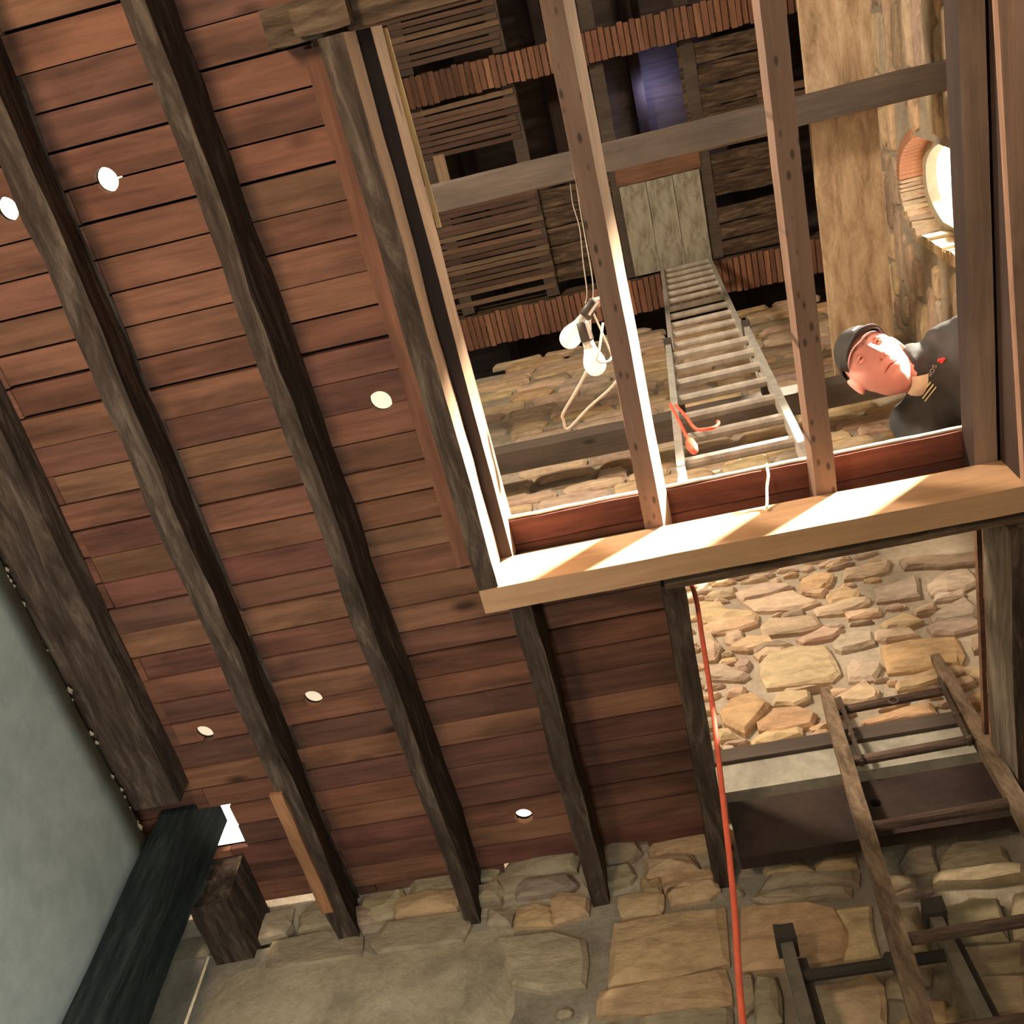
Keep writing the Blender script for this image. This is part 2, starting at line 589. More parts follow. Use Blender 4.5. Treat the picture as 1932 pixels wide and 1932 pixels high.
# end wall: mortar bodies, leaving a small opening upstairs on the left and a narrow slit by the corner post
wall_back = struct('wall_back', (0, 2.8, 0))
def mortar(x0, x1, z0, z1, parent, m='mortar', y=YW, n=0.12, dep=0.4):
    sx = max(2, int((x1 - x0) / n)); sz = max(2, int((z1 - z0) / n))
    return rbox('mortar', (x0, x1, y + 0.006, y + dep, z0, z1), M[m], parent, (sx, 1, sz), 0.008 if dep > 0.1 else 0.001, 5.0, x0 + z0, smooth=False)
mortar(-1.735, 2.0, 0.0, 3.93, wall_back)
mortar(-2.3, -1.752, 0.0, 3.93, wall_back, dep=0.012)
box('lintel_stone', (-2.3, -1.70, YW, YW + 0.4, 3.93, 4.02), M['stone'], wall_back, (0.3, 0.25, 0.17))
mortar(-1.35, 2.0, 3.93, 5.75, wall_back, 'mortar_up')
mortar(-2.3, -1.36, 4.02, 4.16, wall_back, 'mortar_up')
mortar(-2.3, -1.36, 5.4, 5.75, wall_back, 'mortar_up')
wall_back2 = struct('wall_back', (0, 2.8, 5.75))
mortar(-2.3, 2.0, 5.74, 9.46, wall_back2, 'mortar_up')
eave = box('wall_back', (-2.45, 2.4, 3.3, 3.45, 9.0, 10.9), M['deck'])
tag(eave, kind='structure')
eave_floor = box('ceiling', (-2.3, 2.0, 3.0, 3.4, 9.4, 9.5), M['deck'])
tag(eave_floor, kind='structure')

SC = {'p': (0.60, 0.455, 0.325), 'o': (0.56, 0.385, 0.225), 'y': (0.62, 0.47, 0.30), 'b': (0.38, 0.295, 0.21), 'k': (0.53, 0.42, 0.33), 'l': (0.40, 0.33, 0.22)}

def stone(poly, parent, col, depth=0.022, y=YW, name='stone', plane='y', bulge=1.0):
    """rough block: outline in the wall plane, chamfered and bulging towards the room"""
    n0 = len(poly)
    pts = []
    for i in range(n0):
        a, b = Vector(poly[i]), Vector(poly[(i + 1) % n0])
        pts.append(a)
        L = (b - a).length
        if n0 < 7 and L > 0.06:
            nn = Vector((-(b - a).y, (b - a).x)).normalized()
            pts.append((a + b) / 2 + nn * random.uniform(-0.07, 0.05) * L)
    c = sum(pts, Vector((0, 0))) / len(pts)
    size = max((p - c).length for p in pts)
    n = len(pts)
    v = []
    def P(q, d):
        if plane == 'y':
            return (q.x, y - d, q.y)
        return (y - d, q.x, q.y)
    for p in pts:
        v.append(P(p, -0.02))
    for p in pts:
        v.append(P(p + (c - p) * 0.01, depth * random.uniform(0.25, 0.6)))
    for p in pts:
        k = min(0.4, 0.012 / max(size, 0.02) + 0.08)
        v.append(P(p + (c - p) * k * random.uniform(0.7, 1.3), depth * random.uniform(0.8, 1.15)))
    v.append(P(c + Vector((random.uniform(-.2, .2) * size, random.uniform(-.15, .15) * size)), depth * (1.0 + 0.5 * random.random() * bulge)))
    f = []
    for a in (0, n):
        for i in range(n):
            j = (i + 1) % n
            f.append((a + i, a + j, a + n + j, a + n + i))
    for i in range(n):
        f.append((2 * n + i, 2 * n + (i + 1) % n, 3 * n))
    o = mk(name, v, f, M['stone'], parent, smooth=False, color=jitter(col, 0.1))
    return o

STONES = """p 207,5562 263,5534 334,5549 350,5593 256,5602
p 363,5474 441,5487 493,5492 590,5515 591,5556 477,5581 345,5562
o 622,5471 692,5453 749,5482 787,5567 716,5585 641,5554
p 825,5503 909,5496 1013,5516 1051,5586 952,5590 843,5572
y 615,5441 698,5411 732,5447 613,5466
y 720,5333 824,5335 853,5380 798,5448 721,5403
p 405,5381 575,5337 679,5363 589,5474 488,5470 362,5466
y 158,5403 178,5365 401,5321 402,5366 279,5424 265,5492 167,5526
y 181,5274 285,5263 386,5281 404,5335 238,5376 162,5340
p 400,5189 553,5167 642,5181 633,5272 561,5274 437,5294 404,5253
b 499,5280 578,5276 599,5299 572,5323 506,5315
p 648,5267 746,5249 865,5283 884,5322 768,5332 641,5307
k 905,5284 1073,5270 1116,5428 926,5385
k 1126,5266 1242,5248 1326,5286 1330,5404 1220,5405 1135,5341
b 1091,5503 1240,5463 1403,5434 1428,5508 1193,5566 1088,5572
p 764,5198 884,5187 903,5224 760,5244
y 884,5080 964,5074 1031,5094 975,5156 872,5119
p 1023,5139 1093,5144 1115,5188 1018,5170
k 1069,5074 1131,5060 1225,5056 1251,5105 1239,5196 1113,5138 1073,5108
k 1124,5214 1228,5207 1251,5229 1137,5255
k 1042,4994 1114,4970 1237,4990 1225,5036 1142,5050 1038,5049
p 822,5024 861,5005 978,5001 972,5051 837,5074
k 657,5009 678,4989 808,5002 821,5073 722,5098 666,5061
p 551,5091 659,5091 721,5126 645,5159 527,5119
p 242,5197 269,5167 313,5188 316,5252 256,5257
y 321,5102 438,5106 420,5168 338,5195 232,5136
p 130,5092 177,5085 213,5164 189,5272 148,5271
y 338,4911 346,4834 589,4812 631,4849 632,4925 629,5032 502,5079 389,5053 351,4998
o 817,4881 806,4796 1063,4768 1096,4820 1112,4944 931,4969 828,4968
k 655,4792 744,4778 793,4850 775,4887 695,4912 670,4875
k 134,4959 256,4910 291,4938 207,5029 136,5023
k 254,4988 290,4977 310,5024 299,5067 253,5028
b 1146,4842 1202,4850 1223,4915 1165,4913
y 808,4688 942,4696 1070,4729 1070,4766 928,4760 812,4722
p 995,4634 1078,4656 1077,4692 998,4680
y 352,4724 420,4705 484,4722 494,4779 380,4787 354,4747
p 189,4830 244,4802 261,4858 235,4878 190,4854
o 150,4676 213,4592 305,4702 334,4741 283,4815 191,4793 145,4735
o 271,4598 335,4570 459,4570 487,4629 438,4688 346,4691 272,4643
p 651,4646 716,4656 738,4708 708,4777 637,4725 551,4691
y 121,4583 176,4579 156,4629 121,4633
y 234,4516 280,4504 409,4529 418,4570 291,4560 233,4543
y 292,4429 461,4422 471,4476 410,4476 275,4479 207,4445
k 113,4448 162,4456 159,4519 121,4540
o 1007,4519 1099,4537 1124,4602 1001,4576
y 994,4396 1043,4424 1001,4483
o 631,4503 748,4493 892,4507 894,4572 714,4556 636,4544
y 558,4428 752,4419 762,4473 623,4473 554,4439
p 788,4430 901,4421 893,4491 794,4470
p 465,5084 431,5108 338,5069 354,5030 449,5048 426,5008
b 346,5073 394,5079 504,5085 450,5123 343,5136
y 1095,4686 1130,4652 1160,4714 1128,4736 1062,4744
p 406,4774 550,4774 580,4778 503,4788 396,4795
o -656,3852 -535,3833 -543,3907 -593,3922 -648,3915 -661,3867
o -530,3832 -467,3854 -422,3862 -416,3911 -446,3939 -510,3957 -536,3934
l -749,3883 -675,3859 -667,3913 -704,3931 -748,3928
o -309,3825 -192,3819 -181,3844 -176,3888 -263,3904 -313,3903
o -162,3891 -142,3915 8,3914 -4,3951 -108,3972 -173,3961
o -150,3844 -37,3850 2,3876 -2,3910 -106,3919 -154,3889
o -352,3707 -368,3588 -189,3582 -13,3600 8,3804 -163,3809 -333,3802
l -689,3724 -660,3635 -558,3599 -442,3595 -430,3680 -435,3757 -531,3806 -718,3807
o -406,3488 -203,3462 -28,3466 -29,3579 -231,3570 -394,3568
o -236,3905 -180,3894 -178,3951 -235,3968
b -289,3377 -48,3342 -31,3449 -281,3461
o 212,3868 268,3875 303,3892 286,3914 263,3937 155,3928
o 319,3865 432,3884 434,3926 349,3932 319,3919
b 114,3835 416,3811 434,3860 383,3835 208,3851 173,3900
b 130,3797 239,3788 385,3777 393,3804 256,3825 102,3819
l 566,3828 658,3833 682,3930 630,3947 565,3869
l 677,3835 705,3818 864,3820 869,3866 804,3911 738,3912 690,3874
o 22,3571 180,3565 309,3568 345,3643 330,3732 257,3773 62,3793
y 349,3643 312,3563 407,3566 431,3724 329,3726
l 467,3591 546,3582 546,3633 559,3700 475,3699
l 607,3562 757,3550 782,3685 707,3694 638,3685
l 634,3774 886,3758 901,3795 862,3815 647,3812
l 472,3777 575,3774 579,3814 477,3822
l 593,3444 758,3445 793,3529 604,3542
y 191,3370 361,3345 386,3454 367,3500 200,3489
l 456,3452 509,3448 528,3492 465,3493
o 434,3334 519,3321 532,3390 445,3395
b 465,3546 541,3543 546,3572 464,3581
l 778,3552 819,3539 885,3698 832,3697
l 534,3320 725,3313 753,3432 570,3434
l -4,3423 40,3463 44,3553 19,3552
l 32,3400 99,3399 111,3532 60,3550
l 393,3426 446,3408 455,3476 409,3479"""
PLACED = []
for line in STONES.split('\n'):
    k, *q = line.split()
    pl_ = [Vector([int(a) / 1000 for a in p.split(',')]) for p in q]
    cen = sum(pl_, Vector((0, 0))) / len(pl_)
    PLACED.append(pl_)
    stone([tuple(cen + (p_ - cen) * (1.0 + 0.007 / max((p_ - cen).length, 0.02))) for p_ in pl_], wall_back, SC[k], 0.026)

def inside(p, poly):
    c = False
    for i in range(len(poly)):
        a, b = poly[i], poly[i - 1]
        if (a.y > p.y) != (b.y > p.y) and p.x < (b.x - a.x) * (p.y - a.y) / (b.y - a.y) + a.x:
            c = not c
    return c
def infill(x0, x1, z0, z1, tries, smax, cols, limit):
    done = 0
    for _ in range(tries):
        cx, cz = random.uniform(x0, x1), random.uniform(z0, z1)
        w, h = random.uniform(0.022, smax), random.uniform(0.010, 0.021)
        a = random.uniform(-0.25, 0.25)
        pts = []
        for i in range(7):
            t = 2 * math.pi * i / 7 + random.uniform(-0.25, 0.25)
            px, pz = w * math.cos(t), h * math.sin(t) * random.uniform(0.75, 1.2)
            pts.append(Vector((cx + px * math.cos(a) - pz * math.sin(a), cz + px * math.sin(a) + pz * math.cos(a))))
        g = [Vector((cx, cz))] + [Vector((cx, cz)) + (p - Vector((cx, cz))) * 1.1 for p in pts]
        if any(inside(q, o) for o in PLACED for q in g) or any(inside(q, pts) for o in PLACED for q in o):
            continue
        PLACED.append(pts)
        stone([tuple(p) for p in pts], wall_back, SC[random.choice(cols)], 0.018)
        done += 1
        if done >= limit:
            return
infill(0.03, 1.0, 4.42, 5.72, 2500, 0.075, 'ppykb', 70)
infill(-0.65, 1.9, 3.26, 3.93, 900, 0.07, 'llb', 22)

def courses(parent, u0, u1, z0, z1, hr, lr, y, plane='y', cols='ppyyokbl', skip=None, dim=1.0, depth=0.022, taper_top=None):
    z = z0
    while z < z1:
        h = random.uniform(*hr)
        u = u0 - random.uniform(0, 0.2)
        while u < u1:
            L = random.uniform(*lr) * (1.35 if h > hr[0] + 0.6 * (hr[1] - hr[0]) else 1.0)
            a, b = u + 0.012, u + L - 0.012
            u += L
            if a < u0 - 0.05 or b > u1 + 0.08:
                continue
            cu, cz = (a + b) / 2, z + h / 2
            if skip and skip(cu, cz, a, b, z, z + h):
                continue
            if taper_top and cz > taper_top(cu):
                continue
            zz0, zz1 = z + 0.010, z + h - 0.008
            j = lambda s: random.uniform(-s, s)
            e = h * 0.14
            poly = [(a + j(e) + e, zz0 + j(e * .5)), (cu + j(e * 2), zz0 + j(e * .6) - e * .2), (b - e + j(e), zz0 + j(e * .5)), (b + j(e * .6), cz + j(e)),
                    (b - e * 1.2 + j(e), zz1 + j(e * .6)), (cu + j(e * 2), zz1 + j(e) + e * .2), (a + e * 1.2 + j(e), zz1 + j(e * .6)), (a + j(e * .6), cz + j(e))]
            c = SC[random.choice(cols)]
            stone(poly, parent, tuple(x * dim for x in c), depth * random.uniform(0.7, 1.4), y, plane=plane)
        z += h

# stones that carry the ragged top of the lower wall and the rest of the visible face
def low_skip(cu, cz, a, b, z0, z1):
    return cu > -0.62
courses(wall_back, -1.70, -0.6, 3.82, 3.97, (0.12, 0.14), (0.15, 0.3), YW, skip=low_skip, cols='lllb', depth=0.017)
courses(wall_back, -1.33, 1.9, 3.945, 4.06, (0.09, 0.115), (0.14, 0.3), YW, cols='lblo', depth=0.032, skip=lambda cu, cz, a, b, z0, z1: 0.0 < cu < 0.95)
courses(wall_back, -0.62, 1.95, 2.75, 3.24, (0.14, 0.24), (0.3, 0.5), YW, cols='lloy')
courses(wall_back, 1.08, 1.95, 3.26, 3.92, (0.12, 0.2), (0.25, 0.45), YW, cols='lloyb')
# render smeared over the left part of the lower wall
sm = []
nx, nz = 26, 22
for i in range(nx + 1):
    for k in range(nz + 1):
        x = -1.70 + 1.05 * i / nx
        z = 2.6 + 1.31 * k / nz
        e = min(i, nx - i, k, nz - k) / 3.0
        d = 0.03 * min(1, e) - 0.012
        x += noise.noise(Vector((x * 4, z * 4, 1))) * 0.05
        z += noise.noise(Vector((x * 5, z * 3, 7))) * 0.05
        sm.append((x, YW - d - noise.noise(Vector((x * 6, z * 6, 3))) * 0.014 - noise.noise(Vector((x * 22, z * 22, 3))) * 0.004, z))
mk('render_coat', sm, [(i * (nz + 1) + k, (i + 1) * (nz + 1) + k, (i + 1) * (nz + 1) + k + 1, i * (nz + 1) + k + 1) for i in range(nx) for k in range(nz)], M['smear'], wall_back, smooth=True)

top = lambda u: 9.50 + 0.16 * noise.noise(Vector((u * 2.3, 1, 4))) + 0.22
courses(wall_back2, -1.15, 1.98, 5.9, 9.78, (0.10, 0.19), (0.2, 0.46), YW, cols='ppppyyokkb', taper_top=top)
box('ledge_board', (0.02, 0.95, 2.50, 2.598, 4.20, 4.335), M['ledge'], wall_back)
box('ledge_rail', (0.02, 0.95, 2.485, 2.56, 4.337, 4.40), M['grey_x'], wall_back)

# right-hand wall with the arched window and the tall opening the sun comes through
wall_right = struct('wall_right', (2.2, 0.5, 0))
WY0, WY1, WZ1 = 1.22, 1.83, 8.28
def arch(y0, y1, z0, z1, rise=0.16, n=14):
    pts = [(y0, z0), (y1, z0)]
    for i in range(n + 1):
        t = i / n
        yy = y1 + (y0 - y1) * t
        s = 2 * t - 1
        pts.append((yy, z1 - rise * (abs(s) ** 2.6)))
    return pts
wr = mk('mortar', boxv(2.0, 2.4, -1.75, 3.4, 0, 10.9), BOXF, M['mortar_up'], wall_right)
cut(wr, [prism(arch(WY0, WY1, 7.05, WZ1, 0.3), 0, 1.8, 2.6), prism(arch(WY0 - 0.1, WY1 + 0.25, 7.05, WZ1 + 1.3, 0.3), 0, 2.195, 2.6), prism([(-0.85, 4.25), (0.98, 4.25), (0.98, 6.3), (-0.85, 6.3)], 0, 1.8, 2.6)])
def wskip(cu, cz, a, b, z0, z1):
    return (b > WY0 - 0.02 and a < WY1 + 0.02 and z1 > 7.0 and z0 < WZ1 - 0.02) or (a < 1.0 and z0 < 6.4)
courses(wall_right, 0.1, 2.56, 5.6, 9.9, (0.08, 0.15), (0.16, 0.42), 2.0, 'x', cols='ppkkyb', skip=wskip, depth=0.026)
# window reveal: stone jamb on the far side, brick under the arch
win = struct('window_1', (2.2, 1.5, 6.3))
z = 7.05
while z < 7.88:
    h = random.uniform(0.05, 0.1)
    d = random.uniform(0.0, 0.03)
    rbox('jamb_stone', (1.985 - d * .4, 2.17, WY1 - 0.015 - d, WY1 + 0.03, z + 0.004, min(z + h, 7.95) - 0.006), M['stone'], win, (2, 1, 1), 0.012, 9, z, jitter(SC['y'], 0.12))
    z += h
prof = arch(WY0, WY1, 7.05, WZ1, 0.3, 22)[2:]
for i in range(len(prof) - 1):
    (ya, za), (yb, zb) = prof[i], prof[i + 1]
    nrm = Vector((zb - za, -(yb - ya))).normalized()
    if nrm.y > 0:
        nrm = -nrm
    if (Vector((ya, za)) - Vector((yb, zb))).length < 0.01:
        continue
    t0 = Vector((ya, za)); t1 = Vector((yb, zb)); g = (t1 - t0) * 0.06
    q = [t0 + g - nrm * 0.04, t1 - g - nrm * 0.04, t1 - g + nrm * 0.018, t0 + g + nrm * 0.018]
    v, f = prism([tuple(p) for p in q], 0, 1.985, 2.16)
    if (ya + yb) / 2 < 1.53:
        mk('arch_brick', v, f, M['brick'], win)
    else:
        for v_ in range(len(v)):
            v[v_] = tuple(c_ + random.uniform(-0.008, 0.008) for c_ in v[v_])
        mk('jamb_stone', v, f, M['stone'], win, color=jitter(SC['p'], 0.15))
outer = arch(WY0 + 0.015, WY1 - 0.015, 7.06, WZ1 - 0.02, 0.3, 22)
inner = arch(WY0 + 0.07, WY1 - 0.075, 7.12, WZ1 - 0.085, 0.27, 22)
v, f = [], []
n = len(outer)
for p in outer: v.append((2.125, p[0], p[1]))
for p in inner: v.append((2.125, p[0], p[1]))
for p in outer: v.append((2.19, p[0], p[1]))
for p in inner: v.append((2.19, p[0], p[1]))
for i in range(n):
    j = (i + 1) % n
    f += [(i, j, n + j, n + i), (2 * n + i, 3 * n + i, 3 * n + j, 2 * n + j), (n + i, n + j, 3 * n + j, 3 * n + i), (i, 2 * n + i, 2 * n + j, j)]
mk('window_frame', v, f, M['frame'], win)
opening = struct('window_2', (2.2, -0.1, 4.25))
box('window_sill', (1.98, 2.42, -0.85, 0.98, 4.2, 4.25), M['stone'], opening, SC['b'])
box('window_frame', (2.34, 2.4, -0.85, -0.79, 4.25, 6.3), M['frame'], opening)
box('window_frame', (2.34, 2.4, 0.92, 0.98, 4.25, 6.3), M['frame'], opening)

# ------------------------------------------------------------------ lower ceiling: boards
ceiling = struct('ceiling', (0, 0.5, 4.1))
PW = 0.0895
cuts = [-2.3, -1.60, -1.228, -0.84, -0.375, 0.045, 0.9, 1.3, 2.0]
HOLES = [(-1.125, 0.147), (-1.398, 0.156), (-0.629, 0.854), (-1.121, 1.758), (-1.508, 1.815), (-0.582, 2.367)]
def allowed(yc):
    if yc < -0.05:
        return [(-2.3, 2.0)]
    if yc < 1.40:
        return [(-2.3, -0.535), (0.93, 2.0)]
    return [(-2.3, 0.055), (0.93, 2.0)]
tones = [(0.245, 0.105, 0.06), (0.225, 0.094, 0.056), (0.265, 0.118, 0.066), (0.215, 0.092, 0.057), (0.195, 0.08, 0.052), (0.27, 0.13, 0.072), (0.175, 0.078, 0.053)]
HR = 0.031
def cyl(x, y, r=HR, n=20):
    return prism([(x + r * math.cos(2 * math.pi * i / n), y + r * math.sin(2 * math.pi * i / n)) for i in range(n)], 2, 4.0, 4.25)
for k in range(-17, 29):
    y0 = -0.03 + k * PW
    y1 = y0 + PW - 0.0028
    yc = (y0 + y1) / 2
    for lo, hi in allowed(yc):
        xs = [lo]
        for c in cuts[1:-1]:
            if lo + 0.15 < c < hi - 0.15 and random.random() < 0.55:
                xs.append(c)
        xs.append(hi)
        for a, b in zip(xs, xs[1:]):
            dz = random.uniform(-0.0025, 0.0025)
            g0, g1 = random.choice([0, 0, 0, 0.002, 0.004]), random.choice([0, 0, 0, 0.002, 0.005])
            tilt = random.uniform(-0.002, 0.002)
            v = boxv(a + 0.001, b - 0.001, y0 + g0, y1 - g1, 4.1 + dz, 4.122 + dz)
            v = [(p[0], p[1], p[2] + (tilt if p[1] > yc else -tilt)) for p in v]
            o = mk('board', v, BOXF, M['board'], ceiling, color=jitter(random.choice(tones), 0.12))
            cs = [cyl(hx, hy) for hx, hy in HOLES if a - HR < hx < b + HR and y0 - HR < hy < y1 + HR]
            # square notch the corner post passes through
            if a < -1.54 and b > -1.69 and y1 > 2.11 and y0 < 2.305:
                cs.append(prism([(-1.785, 2.11), (-1.535, 2.11), (-1.535, 2.305), (-1.785, 2.305)], 2, 4.0, 4.25))
            if cs:
                cut(o, cs)
lw = [(-2.3, -1.70), (-1.345, -1.23), (-1.228, -1.16), (-1.16, -0.84), (-0.84, -0.70), (-0.64, -0.42), (-0.37, -0.33), (-0.20, 0.05)]
for i, (a, b) in enumerate(lw):
    if i: box('board', (a + 0.002, b - 0.002, 2.567, (2.575, 2.601, 2.601, 2.6, 2.598, 2.6, 2.6, 2.596)[i], 4.1, 4.12), M['board'], ceiling, (0.17, 0.08, 0.05))
# unseen dark sheets added over the boards to block light at the joints
def light_block(x0, x1, y0, y1):
    o = box('light_block_sheet', (x0, x1, y0, y1, 4.1285, 4.1315), M['light_block'], ceiling)
    cs = [cyl(hx, hy, HR * 1.02) for hx, hy in HOLES if x0 < hx < x1 and y0 < hy < y1]
    if x0 < -1.6 and y1 > 2.2:
        cs.append(prism([(-1.785, 2.11), (-1.535, 2.11), (-1.535, 2.305), (-1.785, 2.305)], 2, 4.0, 4.25))
    if cs: cut(o, cs)
light_block(-2.29, -0.54, -1.59, 1.40)
light_block(-2.29, 0.04, 1.402, 2.565)
light_block(-0.538, 1.99, -1.59, -0.06)
light_block(0.94, 1.99, -0.058, 2.56)
for hx, hy in HOLES:  # translucent disc added over each hole to give a daylight glow
    n = 16
    pv = [(hx, hy, 4.137)]
    for i in range(n):
        t = 2 * math.pi * i / n
        pv.append((hx + 0.05 * math.cos(t), hy + 0.05 * math.sin(t), 4.134 + 0.002 * math.sin(3 * t)))
    mk('hole_glow_disc', pv, [(0, 1 + i, 1 + (i + 1) % n) for i in range(n)], M['hole_glow'], ceiling, smooth=True)

# upper floor on the right, laid on the level of the opening's joists
upper_floor = struct('floor', (1.5, 0, 4.16))
for i in range(8):
    box('floor_plank', (0.966 + i * 0.129, 0.966 + i * 0.129 + 0.126, -1.58, 1.36, 4.157, 4.18), M['board_y'], upper_floor, jitter((0.25, 0.14, 0.08)))
for a, b in ((-0.40, 0.03), (0.93, 2.0)):
    box('floor_plank', (a, b, 1.50, 2.0, 4.157, 4.18), M['board'], upper_floor, jitter((0.2, 0.1, 0.06)))
    box('floor_plank', (a, b, 2.003, 2.545, 4.157, 4.18), M['board'], upper_floor, jitter((0.2, 0.1, 0.06)))

# ------------------------------------------------------------------ joists and headers of the lower ceiling
JG = 'old joists carrying the boarded ceiling'
def joist(b, label, seed, amp=0.008, seg=(2, 44, 3), **kw):
    o = rbox('ceiling_joist', b, kw.pop('mat', M['rough_y']), None, seg, amp, 2.6, seed, **kw)
    tag(o, label, 'joist', JG)
    return o
joist((-1.88, -1.592, -1.55, 1.99, 4.0, 4.097), 'wide flat grey-brown joist lying along the top of the plaster wall', 1.0, 0.006, shear=-0.035)
joist((-1.70, -1.565, 2.33, 2.66, 3.893, 4.097), 'dark joist stub between the corner post and the stone wall', 3.0, 0.010)
jb_ = joist((-1.262, -1.192, -1.55, 2.66, 3.90, 4.097), 'crooked hacked joist second from the plaster wall', 12.0, 0.016, taper=-0.045, shear=0.0)
rbox('patch_board', (-1.272, -1.232, 1.93, 2.44, 3.884, 3.897), M['board_y'], jb_, (1, 12, 1), 0.004, 6, 2.0, (0.42, 0.20, 0.095))
joist((-0.872, -0.822, -1.55, 2.66, 3.90, 4.097), 'hacked joist third from the plaster wall, midway to the large opening', 23.0, 0.013, shear=0.045)
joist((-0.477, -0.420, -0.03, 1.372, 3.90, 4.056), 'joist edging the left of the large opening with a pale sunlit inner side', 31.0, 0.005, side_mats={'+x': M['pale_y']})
joist((-0.405, -0.345, 1.452, 2.66, 3.90, 4.097), 'short dark joist running from the bright header to the stone wall', 42.0, 0.010)
joist((0.012, 0.075, 1.50, 2.66, 3.90, 4.097), 'dark joist along the left edge of the trapdoor hole', 55.0, 0.006, shear=-0.02)
joist((0.926, 0.995, 1.50, 2.56, 3.90, 4.097), 'joist with a lamplit grey side along the right edge of the trapdoor hole', 66.0, 0.006, side_mats={'-x': M['lamplit_y']})

def hdr(b, label, mat, seed, seg=(40, 2, 3), amp=0.004, **kw):
    o = rbox('header_beam', b, mat, None, seg, amp, 3.0, seed, **kw)
    return tag(o, label, 'beam')
hdr((-0.475, 1.9, 1.374, 1.448, 3.90, 4.064), 'new pine header along the lower edge of the large opening, striped with sunlight', M['pine_x'], 71.0, amp=0.002)
hdr((0.02, 1.9, 1.452, 1.497, 3.93, 4.096), 'dark brown header along the upper edge of the trapdoor hole', M['rough_x'], 75.0)
hd = hdr((0.085, 0.922, 2.452, 2.50, 3.86, 4.10), 'dark plank header between the trapdoor hole and the stone wall', M['nail_d'], 79.0, amp=0.003)
cut(hd, [prism([(0.535 + 0.017 * math.cos(i * math.pi / 8), 3.998 + 0.017 * math.sin(i * math.pi / 8)) for i in range(16)], 1, 2.40, 2.55)])
hdr((-0.60, 1.9, -0.115, -0.035, 3.965, 4.096), 'rough brown header across the near end of the large opening', M['rough_x'], 83.0, amp=0.008)
blk = rbox('block', (-0.525, -0.40, -0.112, -0.045, 3.91, 3.962), M['rough_x'], None, (4, 3, 2), 0.006, 8, 5.0)
tag(blk, 'short rough wooden block under the near header, at the head of the opening', 'block')

trim = rbox('trim_1', (-0.552, -0.506, -0.02, 1.38, 4.072, 4.097), M['board_y'], None, (1, 30, 1), 0.004, 4, 8.0, (0.25, 0.105, 0.06))
tag(trim, kind='structure')

KG = 'joists left bare across the large opening'
def kj(b, label, seed, **kw):
    o = rbox('opening_joist', b, kw.pop('mat', M['nail_y']), None, (1, 40, 1), 0.0025, 2.5, seed, **kw)
    return tag(o, label, 'joist', KG)
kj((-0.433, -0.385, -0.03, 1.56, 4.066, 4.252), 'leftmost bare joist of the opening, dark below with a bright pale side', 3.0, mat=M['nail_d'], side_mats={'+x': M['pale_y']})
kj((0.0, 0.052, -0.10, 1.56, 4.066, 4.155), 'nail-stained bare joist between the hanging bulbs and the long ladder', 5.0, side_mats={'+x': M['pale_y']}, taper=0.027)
kj((0.476, 0.532, -0.10, 1.56, 4.066, 4.155), 'nail-stained bare joist between the long ladder and the leaning man', 7.0)
kj((0.902, 0.962, -1.5, 1.56, 4.066, 4.155), 'pinkish bare joist the man leans over at the right of the opening', 9.0, mat=M['pinkish_y'], side_mats={'-x': M['nail_d']})
bt = bar('batten', (-0.381, -0.02, 4.258), (-0.375, 0.47, 4.258), 0.012, 0.010, M['lath_y'], color=(0.75, 0.55, 0.25))
tag(bt, 'thin golden batten lying on the leftmost bare joist', 'batten')

rt = thing('right_soffit', (1.1, 0.6, 3.9), 'streaked reddish soffit boards closing the right side of the opening', 'soffit')
def sof(xa, xb, ya, yb, z, col):
    v = [(xa[0], ya, z), (xb[0], ya, z), (xb[1], yb, z), (xa[1], yb, z), (xa[0], ya, z + 0.03), (xb[0], ya, z + 0.03), (xb[1], yb, z + 0.03), (xa[1], yb, z + 0.03)]
    return mk('soffit_board', v, BOXF, M['board_y'], rt, color=col)
sof((0.918, 0.966), (1.0, 1.05), -0.03, 1.37, 3.905, (0.33, 0.20, 0.14))
sof((1.003, 1.053), (1.08, 1.13), -0.03, 1.37, 3.90, (0.40, 0.25, 0.17))
sof((1.083, 1.133), (1.20, 1.25), -0.03, 1.37, 3.905, (0.33, 0.18, 0.11))
sof((1.203, 1.253), (1.45, 1.5), -0.03, 1.37, 3.90, (0.38, 0.2, 0.12))
box('soffit_fascia', (0.966, 1.0, -0.03, 1.37, 3.938, 4.06), M['nail_d'], rt)

# planks of the upper floor edge, seen from below as a red band above the header
FG = 'floor planks above the bright header'
p1 = rbox('edge_plank', (-0.384, 0.964, 1.312, 1.390, 4.157, 4.178), M['board'], None, (40, 1, 1), 0.003, 6, 2.0, (0.20, 0.065, 0.042))
tag(p1, 'red-brown floor plank along the opening edge, lit along its rim', 'plank', FG)
rbox('sunlit_edge_strip', (-0.384, 0.964, 1.305, 1.3105, 4.168, 4.180), M['lath'], p1, (60, 1, 1), 0.002, 14, 3.0, (0.78, 0.68, 0.52))  # pale strip added to paint the sunlit line along the plank edge
p2 = rbox('edge_plank', (-0.384, 0.964, 1.394, 1.497, 4.157, 4.178), M['board'], None, (40, 1, 1), 0.002, 6, 6.0, (0.16, 0.06, 0.04))
tag(p2, 'darker floor plank behind the rim-lit one, just above the header', 'plank', FG)

